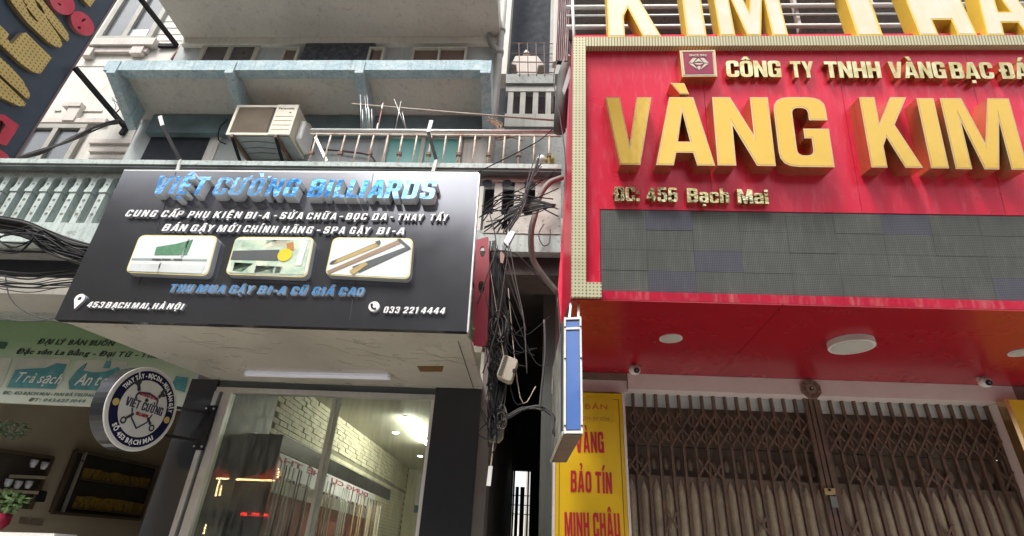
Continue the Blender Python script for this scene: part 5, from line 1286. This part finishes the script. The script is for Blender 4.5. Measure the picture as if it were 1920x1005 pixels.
# curved slats below
slm = MB(); hsl = zA3-.6
prof = [(-.5,.0),(-.36,-.016),(-.12,-.026),(.12,-.026),(.36,-.016),(.5,0)]
wS = sp_*.86
vs = [(x*wS, y, z) for z in (0, hsl-.10) for x, y in prof]
slm.add(vs,[(i,i+1,i+7,i+6) for i in range(5)]); 
slm.add([(x*wS,y,hsl-.10) for x,y in prof]+[(0,-.012,hsl)],[(i,i+1,6) for i in range(5)])
slat_me = slm.mesh('slat', mat('worn_tan_gate_sheet',(.36,.30,.21),.55,.1,col2=(.2,.16,.11),scale=5,amt=.9,streak=.7,streakcol=(.06,.045,.035),speck=.3), True)
bul = MB(); 
bul_me = None
zt_s = zA3
l_me = {}
for s_ in (1,-1):
    l_me[s_] = MB().bar((-sp_/2*1.02,0,-s_*lk/2),(sp_/2*1.02,0,s_*lk/2),.004,.017,(0,0,1)).mesh('lattice_bar', rust)
bumpm = MB(); rr2 = wS*.36
for k in range(7):
    t = math.pi*k/6
    for j in range(8): a_ = math.pi*j/7; bumpm.v.append((rr2*math.sin(t)*math.cos(a_), -.02*math.sin(t)*math.sin(a_), .055*math.cos(t)))
for k in range(6):
    for j in range(7): bumpm.f.append((k*8+j,k*8+j+1,(k+1)*8+j+1,(k+1)*8+j)); bumpm.m.append(0)
bump_me = bumpm.mesh('sheet_boss', rust_d, True)
for i in range(npk+1):
    x = xg0+.012+i*(xg1-xg0-.024)/npk
    inst('picket', pk_me, gate, Matrix.Translation((x,YGt+(.004 if i%2 else 0),zt_g)) @ Matrix.Rotation(random.uniform(-.0035,.0035),4,'Y') @ Matrix.Rotation(random.uniform(-.1,.1),4,'Z') @ Matrix.Translation((0,0,-zt_g)))
    if i < npk:
        xm_ = x+(xg1-xg0-.024)/npk/2
        inst('slat', slat_me, gate, Matrix.Translation((xm_+random.uniform(-.003,.003),YGt+.034,.6-random.uniform(0,.03))) @ Matrix.Rotation(random.uniform(-.12,.12),4,'Z'))
        inst('sheet_boss', bump_me, gate, Matrix.Translation((xm_,YGt+.058,(zA2+zA3)/2-.02)))
        for r in range(2):
            for s_ in (1,-1):
                inst('lattice_bar', l_me[s_], gate, Matrix.Translation((xm_,YGt-.006-.006*(s_>0),zA1-lk*(r+.5)-.02)))
        if i % 6 in (0,1):
            for s_ in (1,-1): inst('lattice_bar', l_me[s_], gate, Matrix.Translation((xm_,YGt-.006-.006*(s_>0),zA2-lk*.5-.12-.03*(i%3))))
        if i % 7 == 3:
            for s_ in (1,-1): inst('lattice_bar', l_me[s_], gate, Matrix.Translation((xm_,YGt-.006-.006*(s_>0),zY(1450,990,YGt)+.02)))
MB().box((xg0,YGt+.03,0),(xg1,YGt+.1,zA3+.02)).build('lower_sheet', rust_d, gate)
MB().box((xg0,YGt+.09,.5),(xg1,YGt+.10,zA2-.02)).build('mid_sheet', rust_d, gate)
xc_ = xY(1512,760,YGt)
for dx_ in (-.012,.03,.075): MB().box((xc_+dx_-.016,YGt-.03,0),(xc_+dx_+.016,YGt-.004,zt_g)).build('meeting_stile', rust, gate)
lb = thing('padlock_hasp', 'small yellow hasp plate on the centre stiles of the gate', 'hasp', atY(1555,922,YGt-.04))
MB().prism([atY(px,py,YGt-.05) for px,py in ((1546,915),(1566,916),(1567,928),(1548,928))],(0,.015,0)).build('plate', mat('yellowed_tape',(.50,.36,.16),.5), lb)
MB().box(tuple(atY(1553,916,YGt-.056)),tuple(atY(1558,921,YGt-.052))).build('slot', black_metal, lb)
MB().box(tuple(atY(1556,930,YGt-.05)),tuple(atY(1571,952,YGt-.032))).build('lock_plate', mat('grey_lock',(.2,.22,.19),.5,.4), lb)
# octagonal plaque
oc = atY(1521,729,YF-.06); ro = (atY(1521,711,YF-.06)-atY(1521,748,YF-.06)).length/2
pq = thing('octagon_plaque', 'octagonal brown plaque hung on the pale lintel above the gate', 'plaque', oc)
MB().prism([oc+V3((ro*math.cos(math.radians(22.5+45*i)),0,ro*math.sin(math.radians(22.5+45*i)))) for i in range(8)],(0,.015,0)).build('board', mat('weathered_brown_plaque',(.25,.17,.13),.7,col2=(.35,.25,.2),scale=20), pq)
for i in range(8):
    a_ = math.radians(45*i); c = oc+V3((ro*.68*math.cos(a_),-.002,ro*.68*math.sin(a_)))
    for k in (-1,0,1):
        d_ = V3((math.cos(a_),0,math.sin(a_))); tq = V3((-math.sin(a_),0,math.cos(a_)))
        MB().bar(c+d_*k*.012-tq*.018,c+d_*k*.012+tq*.018,.003,.003,(0,1,0)).build('trigram_line', mat('dark_brown_print',(.1,.07,.05)), pq)
MB().disc(oc+V3((0,-.001,0)),(0,-1,0),.016,.006,14).build('mirror', black_metal, pq)
MB().disc(oc+V3((.004,-.007,.004)),(0,-1,0),.006,.002,10).build('mirror_dot', white_plastic, pq)
for a_ in (((1498,689)),((1552,680))):
    pass
# security cameras
def dome(px,py,lab,look):
    c = atZ(px,py,Zc_-.05)
    t = thing('security_camera', lab, 'camera', c, 'white dome cameras under the red soffit')
    MB().tube([c+V3((0,.04,.05)),c+V3((0,.02,.035))],.03,12).build('base', white_plastic, t, True)
    b = MB(); n_, m__ = 12, 8; R_ = .05
    for i in range(m__+1):
        for j in range(n_): ph = math.pi*i/m__; th = 2*math.pi*j/n_; b.v.append(tuple(c+V3((R_*math.sin(ph)*math.cos(th),R_*math.sin(ph)*math.sin(th),R_*.85*math.cos(ph)))))
    for i in range(m__):
        for j in range(n_): b.f.append((i*n_+j,i*n_+(j+1)%n_,(i+1)*n_+(j+1)%n_,(i+1)*n_+j)); b.m.append(0)
    b.build('housing', white_plastic, t, True)
    d_ = V3(look).normalized(); MB().disc(c+d_*.041,d_,.024,.012,16).build('lens', black_metal, t); MB().disc(c+d_*.054,d_,.009,.002,10).build('lens_glass', mat('lens_grey',(.15,.15,.16),.1), t)
dome(1190,694,'white dome camera left above the yellow sign',(.2,-1,-.35)); dome(1847,717,'white dome camera right above the gate corner',(-.1,-1,-.35))

# blue blade screen
zb_ = zY(1075,812,3.25)
bb_ = [atZ(px,py,zb_) for px,py in ((1058,812),(1092,812),(1062,865),(1035,865))]
hb_ = zY(1075,598,3.25)-zb_
bl = thing('blade_screen', 'narrow blue sided led blade sign hanging beside the red canopy', 'sign', bb_[0])
MB().prism(bb_,(0,0,hb_)).build('body', mat('dark_led_side',(.08,.085,.075),.6,col2=(.25,.25,.22),scale=6,amt=.9), bl)
MB().prism([p+V3((0,0,-.002)) for p in bb_],(0,0,-.006)).build('bottom_plate', mat('brown_grey_plate',(.12,.09,.085),.6), bl)
fd = (bb_[0]-bb_[3]).normalized(); fn = V3((0,-1,0)); w__ = (bb_[1]-bb_[0])
bluem = mat('blue_panel', (.07,.15,.42), .4, col2=(.13,.23,.52), scale=3)
MB().prism([bb_[0]+fn*.001+w__*.12+V3((0,0,.02)),bb_[0]+fn*.001+w__*.88+V3((0,0,.02)),bb_[0]+fn*.001+w__*.88+V3((0,0,hb_-.02)),bb_[0]+fn*.001+w__*.12+V3((0,0,hb_-.02))],fn*.004).build('blue_panel', bluem, bl)
for t in (0.03,.97):
    p = bb_[0]+w__*t+fn*.004; MB().bar(p+V3((0,0,-.005)),p+V3((0,0,hb_+.01)),.014,.012,(1,0,0)).build('edge_trim', white_plastic, bl)
for zz_ in (.004,hb_-.07,hb_):
    p = bb_[0]+fn*.006+V3((0,0,zz_)); MB().bar(p,p+w__,.012,.014).build('edge_trim', white_plastic, bl)
for zz_ in (.0,hb_*.57,hb_-.1):
    for t in (.03,.97): MB().disc(bb_[0]+w__*t+fn*.011+V3((0,0,zz_+.04)),fn,.006,.004,6).build('screw', black_metal, bl)
ledw = mat('patchy_led_side', (.30,.30,.26), .7, col2=(.06,.06,.06), scale=5, amt=1)
nl = (bb_[3]-bb_[0]).cross(V3((0,0,1))).normalized(); nl = nl if nl.x < 0 else -nl
MB().prism([bb_[0]+nl*.001,bb_[3]+nl*.001,bb_[3]+nl*.001+V3((0,0,hb_)),bb_[0]+nl*.001+V3((0,0,hb_))],nl*.004).build('led_face', ledw, bl)
for t in (.05,): MB().bar(bb_[0]+(bb_[3]-bb_[0])*t+nl*.008+V3((0,0,.01)),bb_[0]+(bb_[3]-bb_[0])*t+nl*.008+V3((0,0,hb_)),.02,.006,(0,1,0)).build('hinge_strip', mat('dark_print',(.03,.03,.035)), bl)
MB().bar(bb_[3]+nl*.01,bb_[0]+nl*.01,.01,.02).build('bottom_rail', alu, bl)
ht = bb_[0]+V3((0,0,hb_))
for a_,b_ in ((ht+w__*.3,PR.w(uT0,vB,0)+V3((.01,.1,.05))),(ht+w__*.85,PR.w(uT0,vB,0)+V3((.06,.1,.05)))):
    MB().bar(a_,b_,.014,.014).build('hanger', white_plastic, bl)

# ================================================================== UPPER RIGHT: balcony behind rooftop letters
YU = 4.6
zu0 = PR.w(0,vTT,0).z
ub = thing('balcony_rails', 'three white metal rails behind the rooftop letters', 'railing', (3,YU-.6,zu0))
YRl = PR.w(0,vTT,0).y+.55
for py, r_ in ((14,.022),(30,.011),(51,.022)):
    MB().tube([atY(1062,py,YRl),(xr,YRl,atY(1062,py,YRl).z)],r_,8).build('rail', white_plastic if r_ > .02 else alu, ub, True)
for px in (1500,1643): MB().bar(atY(px,60,YRl+.05),atY(px-20,-30,YRl+.05),.05,.03).build('post', mat('pale_pink_post',(.5,.42,.38),.7), ub)
MB().box((PR.w(uT0,0).x+.05,YRl+1.0,zu0-1),(xr,YRl+1.1,zu0+5)).build('rear_wall', mat('dark_brown_grey_wall',(.075,.065,.07),.85,col2=(.12,.1,.1),scale=2), ghs)
xq = atY(1090,30,YRl+.95).x
for i in range(8): MB().box((xq+i*.75,YRl+.93,zu0-1),(xq+i*.75+.1,YRl+.99,zu0+5)).build('wall_post', mat('dark_redwood',(.10,.05,.04),.7), ghs)
MB().box((PR.w(uT0,0).x+.05,YRl-.2,zu0+2.0),(xr,YRl+1.0,zu0+2.1)).build('upper_slab', conc_raw, ghs)
ms = thing('mast', 'white vertical post at the top left corner of the red sign', 'post', atY(1073,110,3.3))
MB().tube([atY(1078,112,3.15),atY(1072,-30,3.15)],.014,8).build('pole', white_plastic, ms, True)
MB().prism([atY(px,py,4.5) for px,py in ((1040,-40),(1076,-40),(1074,115),(1040,115))],(0,.05,0)).build('grille_dark_backing', dark_hole, ghs)  # dark sheet stands in for shade between the grille bars
gr = thing('side_grille', 'dark red vertical bar grille at the side of the gold shop', 'grille', atY(1058,110,4.2))
for i in range(6):
    MB().tube([atY(1049+i*3.6-4,115+0*i,4.3-.12*i),atY(1050+i*3.9,-30,4.3-.12*i)],.011,5).build('bar', mat('dark_red_bar',(.10,.02,.02),.6), gr)
MB().prism([atY(px,py,4.4) for px,py in ((1040,-30),(1048,-30),(1042,115),(1036,115))],(0,.1,0)).build('side_post', pinkish, gr)
# insulated pipe bundle
pb = thing('insulated_pipe', 'grey insulated pipe bundle beside the top left of the red sign', 'pipe', atY(1050,230,4.0))
MB().tube([atY(1064,112,3.95),atY(1056,140,3.95),atY(1052,180,3.95),atY(1049,246,3.95)],[.05,.055,.06,.06],10).build('wrap', mat('grey_foam_wrap',(.13,.13,.12),.9), pb, True)
MB().tube([atY(1062,106,3.93),atY(1066,110,3.93)],.035,8).build('cap', white_plastic, pb)
tag(MB().prism([atY(px,py,3.8) for px,py in ((1068,122),(1072,140),(1058,178),(1054,170))],(0,.02,0)).build('flashing', mat('grey_flap',(.35,.36,.38),.6)), 'grey sheet flap behind the insulated pipe', 'sheet')

# ================================================================== CABLES
rnd = random.Random(3)
def jit(p, s): return (p[0]+rnd.uniform(-s,s), p[1]+rnd.uniform(-s,s))
GL = 'one of the black cables sagging in a thick bundle left of the black sign'
for i in range(26):
    t = i/25; Y = 3.75+rnd.uniform(-.06,.06)
    y0, y1, y2, y3 = 404+t*30+rnd.uniform(-3,3), 418+t*40+rnd.uniform(-6,6), 446+t*38+rnd.uniform(-4,4), 452+t*40+rnd.uniform(-4,4)
    cable([atY(-40,y0-4,Y),atY(40,y0+8,Y),atY(90,(y1+y2)/2,Y),atY(140,y2+5,Y),atY(200,y3+12,Y+.1)], rnd.uniform(.006,.012), rnd.choice((cable_m,cable_m,cable_g)), GL, 'cable', 'bundled cables left of the black sign')
for i in range(9):
    Y = 3.9; y0 = 505+i*4+rnd.uniform(-3,3)
    cable([atY(-30,y0,Y),atY(50,y0+6+rnd.uniform(-5,8),Y),atY(110,y0+4,Y),atY(190,y0-6+rnd.uniform(-6,6),Y)], rnd.uniform(.004,.008), rnd.choice((cable_m,cable_g)), 'one of the thin cables running along the beige fascia', 'cable', 'thin cables along the beige fascia')
for pts, lab in ((((0,596),(40,602),(85,600),(140,588)),'thin wire looping low across the fascia shadow'),(((10,515),(20,560),(60,590),(140,610)),'thin wire dropping diagonally over the beige fascia')):
    cable([atY(*p,3.9) for p in pts], .005, cable_g, lab, 'cable')
for i in range(7):
    cable([atY(*jit(p,4),YN-.25-.1*i/7) for p in ((10,300),(70,287),(130,262),(180,240),(222,228))], rnd.uniform(.008,.016), rnd.choice((cable_m,cable_g)), 'one of the cables fanning down left from the lower steel bar', 'cable', 'cables in front of the white house')
for i in range(6):
    cable([atY(*jit(p,4),5.3-.3*0) for p in ((232,226),(255,236),(285,258),(330,275),(420,290))], rnd.uniform(.005,.009), cable_m, 'one of the cables sagging right from the lower steel bar to the doorway', 'cable', 'cables sagging to the doorway')
cable([atY(*p,5.4) for p in ((222,178),(240,190),(246,210),(240,228))], .012, cable_m, 'thick black cable loop at the left end of the blue canopy')
for i in range(4): cable([atY(*jit(p,5),5.6) for p in ((212,185),(222,200),(215,215),(228,226))], .004, cable_m, 'one of the tangled thin wires by the left end of the canopy', 'cable', 'thin tangle at the canopy end')
# central tangle
knot = (1040,386)
for i in range(22):
    a_ = (rnd.uniform(905,935), rnd.uniform(408,440)) if i < 9 else (rnd.uniform(940,960), rnd.uniform(420,440))
    cable([atY(*a_,3.95),atY(*jit((960,405-i),7),3.9),atY(*jit((1000,395-i*.8),6),3.9),atY(*jit(knot,3),3.85)], rnd.uniform(.004,.008), rnd.choice((cable_m,cable_m,cable_g)), 'one of the black wires fanning across to the red sign edge', 'cable', 'wires fanning to the red sign')
for i in range(9):
    cable([atY(*jit(p,6),3.85) for p in ((1010,290+rnd.uniform(0,30)),(995,345),(975,395),(950,430))], rnd.uniform(.004,.007), rnd.choice((cable_m,cable_g)), 'one of the wires rising from the foil box past the balcony edge', 'cable', 'wires rising past the balcony')
for pts, lab in ((((955,455),(940,560),(930,620),(905,700)),'thin wire dropping left from the foil box'),(((955,460),(970,540),(982,600),(988,700)),'thin wire dropping right from the foil box'),(((1020,420),(1010,440),(1018,460),(1030,455),(1032,430)),'small wire loop hanging in front of the alley'),(((1045,560),(1050,620),(1046,720),(1042,790)),'thin wire down the left edge of the blue blade sign'),(((1046,110),(1038,150),(1050,220),(1060,300),(1060,420)),'grey cable running down the side of the red sign'),(((918,400),(930,460),(912,520),(895,570)),'grey wire curving past the red pierced panel')):
    cable([atY(*p,3.85) for p in pts], .0055, cable_g, lab, 'cable')
for i in range(34):
    x = 918+rnd.uniform(-8,26); 
    cable([atY(x+rnd.uniform(-6,6),450+rnd.uniform(0,30),3.95),atY(x+rnd.uniform(-8,8),540,3.95),atY(x+rnd.uniform(-12,12),620,3.9),atY(930+rnd.uniform(-16,20),700,3.9),atY(928+rnd.uniform(-14,14),790,3.9)], rnd.uniform(.003,.007), rnd.choice((cable_m,cable_m,cable_m,cable_g)), 'one of the black wires hanging down in the tangle at the alley mouth', 'cable', 'wires hanging at the alley mouth')
for i in range(12):
    c = (932+rnd.uniform(-8,10), 610+rnd.uniform(-6,10)) if i < 6 else (932+rnd.uniform(-10,10), 800+rnd.uniform(-20,25))
    w_, h_ = rnd.uniform(5,14), rnd.uniform(14,30)
    cable([atY(c[0]+w_*math.cos(q), c[1]+h_*math.sin(q), 3.88+.02*math.sin(3*q+i)) for q in [2*math.pi*k/7+i for k in range(8)]], rnd.uniform(.004,.007), rnd.choice((cable_m,cable_g)), 'one of the coiled loops of spare wire at the alley mouth', 'cable', 'coiled spare wire')
for i in range(6):
    cable([atY(*jit(p,4),3.9) for p in ((930,796),(955,780),(985,765),(1012,764),(1035,780),(1040,815))], rnd.uniform(.005,.008), cable_g if i%2 else cable_m, 'one of the grey cables crossing the alley to the blue blade sign', 'cable', 'cables crossing the alley')
cable([atY(*p,3.85) for p in ((1020,600),(1022,660),(1014,740),(1012,765))], .009, cable_g, 'straight grey cable hanging before the alley right wall', 'cable')
cable([atY(*p,4.0) for p in ((880,330),(1000,270),(1040,238))], .006, cable_m, 'black wire slanting up across the right of the railing', 'cable')
for i in range(7):
    cable([atY(*jit((918,222),6),4.3),atY(*jit((940,235),8),4.3),atY(*jit((935,255),10),4.3),atY(*jit((975,260),18),4.3)], .006, mat('dry_twig',(.30,.19,.13),.8), 'one of the dry twigs tangled over the right of the railing', 'twig', 'dry twigs on the railing', 'twig')
# loose extra wiring round the alley mouth and over the left balcony
for i in range(16):
    sx_ = rnd.uniform(905,960); ex_ = rnd.uniform(915,1035); sy_ = rnd.uniform(440,640); ey_ = sy_+rnd.uniform(60,240)
    mx_ = (sx_+ex_)/2+rnd.uniform(-25,25); my_ = max(sy_,ey_)+rnd.uniform(-60,40)
    cable([atY(sx_,sy_,3.92),atY(mx_,my_,3.88),atY(ex_,ey_,3.9)], rnd.uniform(.003,.006), rnd.choice((cable_m,cable_g,mat('pale_wire',(.5,.42,.32)))) if i%4==0 else cable_m, 'one of the loose wires looping across the alley mouth', 'cable', 'loose wires at the alley mouth')
for i in range(14):
    q = rnd.uniform(0,6.28); c = (925+rnd.uniform(-14,16), 690+rnd.uniform(-50,150))
    cable([atY(c[0]+rnd.uniform(-16,16), c[1]+rnd.uniform(-26,26), 3.9+rnd.uniform(-.05,.05)) for _ in range(5)], rnd.uniform(.003,.006), cable_m, 'one of the short knotted wires clumped below the beige box', 'cable', 'knotted wires below the beige box')
for i in range(8):
    cable([atY(900+rnd.uniform(-5,20),400+rnd.uniform(-15,15),4.0),atY(960+rnd.uniform(-20,20),380+rnd.uniform(-30,20),3.95),atY(1040+rnd.uniform(-6,8),330+rnd.uniform(-10,90),3.95)], rnd.uniform(.004,.007), cable_m, 'one of the wires slung across the pierced balustrade over the alley', 'cable', 'wires across the right balustrade')
for i in range(9):
    cable([atY(-30,425+i*5+rnd.uniform(-8,8),3.7),atY(30+rnd.uniform(-10,10),455+rnd.uniform(-30,20),3.65),atY(75+rnd.uniform(-10,10),440+rnd.uniform(-20,25),3.68),atY(150,478+rnd.uniform(-20,20),3.75),atY(205,500+rnd.uniform(-12,12),3.8)], rnd.uniform(.004,.009), cable_m, 'one of the looser cables wandering over the thick bundle at the left', 'cable', 'loose cables over the left bundle')
# weeds by sign corner
wd = atY(882,622,3.5)
tag(leaves('weed', wd, .05, 70, leaf_l, None, (.6,.6,1.1), .02), 'small green weed at the bottom right corner of the black sign', 'plant')

# ================================================================== OPPOSITE SIDE OF THE STREET (seen only as reflections)
opp = [(-32,-7,14,(.16,.14,.12)),(-7,-2.2,12.5,(.16,.15,.14)),(-2.2,2.8,12,(.15,.14,.14)),(2.8,8.5,6.5,(.45,.4,.33)),(8.5,14,7.5,(.4,.38,.36))]  # unseen houses, heights and wall tones shaped for reflections and street light
for i,(a_,b_,h_,c_) in enumerate(opp):
    t = thing('house', ['narrow tall tan house','plain beige house','low grey house','pale yellow house','tall grey house'][i]+' across the street behind the camera, shaped for reflections', 'house', ((a_+b_)/2,-9,0))
    MB().box((a_,-10,0),(b_-.02,-9,h_)).build('wall', mat('opposite_wall',c_,.8) if 0 else mat('opposite_wall_%s'%['tan','beige','grey','yellow','ash'][i],c_,.8,scale=1), t)
    for zf in range(1,int(h_//2.6)+1):
        for k in range(2):
            xx = a_+.8+k*(b_-a_-2.2)/1.2; MB().box((xx,-8.99,zf*2.6+.6),(xx+1.1,-8.94,zf*2.6+1.9)).build('window', gpn, t)
    MB().box((a_+.3,-8.98,.1),(b_-.4,-8.9,2.7)).build('shop_opening', dark_hole, t)
# string lights reflected in the shop glass
def mirror_pt(px,py): 
    P_ = atY(px,py,2*YW+8.6); return V3((P_.x,-8.6,P_.z))
bulb = emat('warm_bulb', (1,.7,.28), 45)
sl = thing('string_lights', 'warm string lights outlining the shop across the street', 'lights', mirror_pt(460,900))
bme = MB().disc((0,0,0),(0,1,0),.024,.03,6).mesh('bulb', bulb)
pts = [(405+i*4.2,897) for i in range(6)]+[(444+i*4,898.5+i*.12) for i in range(18)]+[(522-i*.8,880+i*4.5) for i in range(4)]+[(410-i*1.4,903+i*5) for i in range(6)]+[(384-i*1.2,985+i*5) for i in range(4)]+[(414-i*1,912+i*5) for i in range(4)]
for p in pts: inst('bulb', bme, sl, Matrix.Translation(mirror_pt(*p)))
rt = thing('led_text_sign', 'red led text sign across the street', 'sign', mirror_pt(475,965))
A = mirror_pt(448,966); B = mirror_pt(502,967); tx = MB(); x = 0; ws = []
for ch in '108 - 0912 - 800':
    if ch == ' ': x += .4; continue
    w_ = glyph_raw(ch,.0)[3]; ws.append((ch,x)); x += w_+.15
k_ = (B.x-A.x)/x
for ch, xx in ws:
    vs, fs, mi, _ = glyph_raw(ch,.0,0,2); k = len(tx.v); tx.v += [(B.x-(xx+v.x)*k_, A.y+v.z*.02, A.z+v.y*.09) for v in vs]; tx.f += [tuple(k+i for i in f) for f in fs]; tx.m += [0]*len(fs)
tx.build('lettering', emat('red_led',(1,.03,.02),16), rt)
aw = thing('awning', 'red awning across the street', 'awning', mirror_pt(450,885))
for q in (((376,897),(430,897),(420,880),(395,868)),((440,899),(522,899),(522,860),(500,880))): MB().prism([mirror_pt(*p)-V3((0,.1,0)) for p in q],(0,-.1,0)).build('canvas', emat('lit_red_canvas',(.5,.04,.03),.45), aw)  # emission paints the canvas as lit, it is no lamp
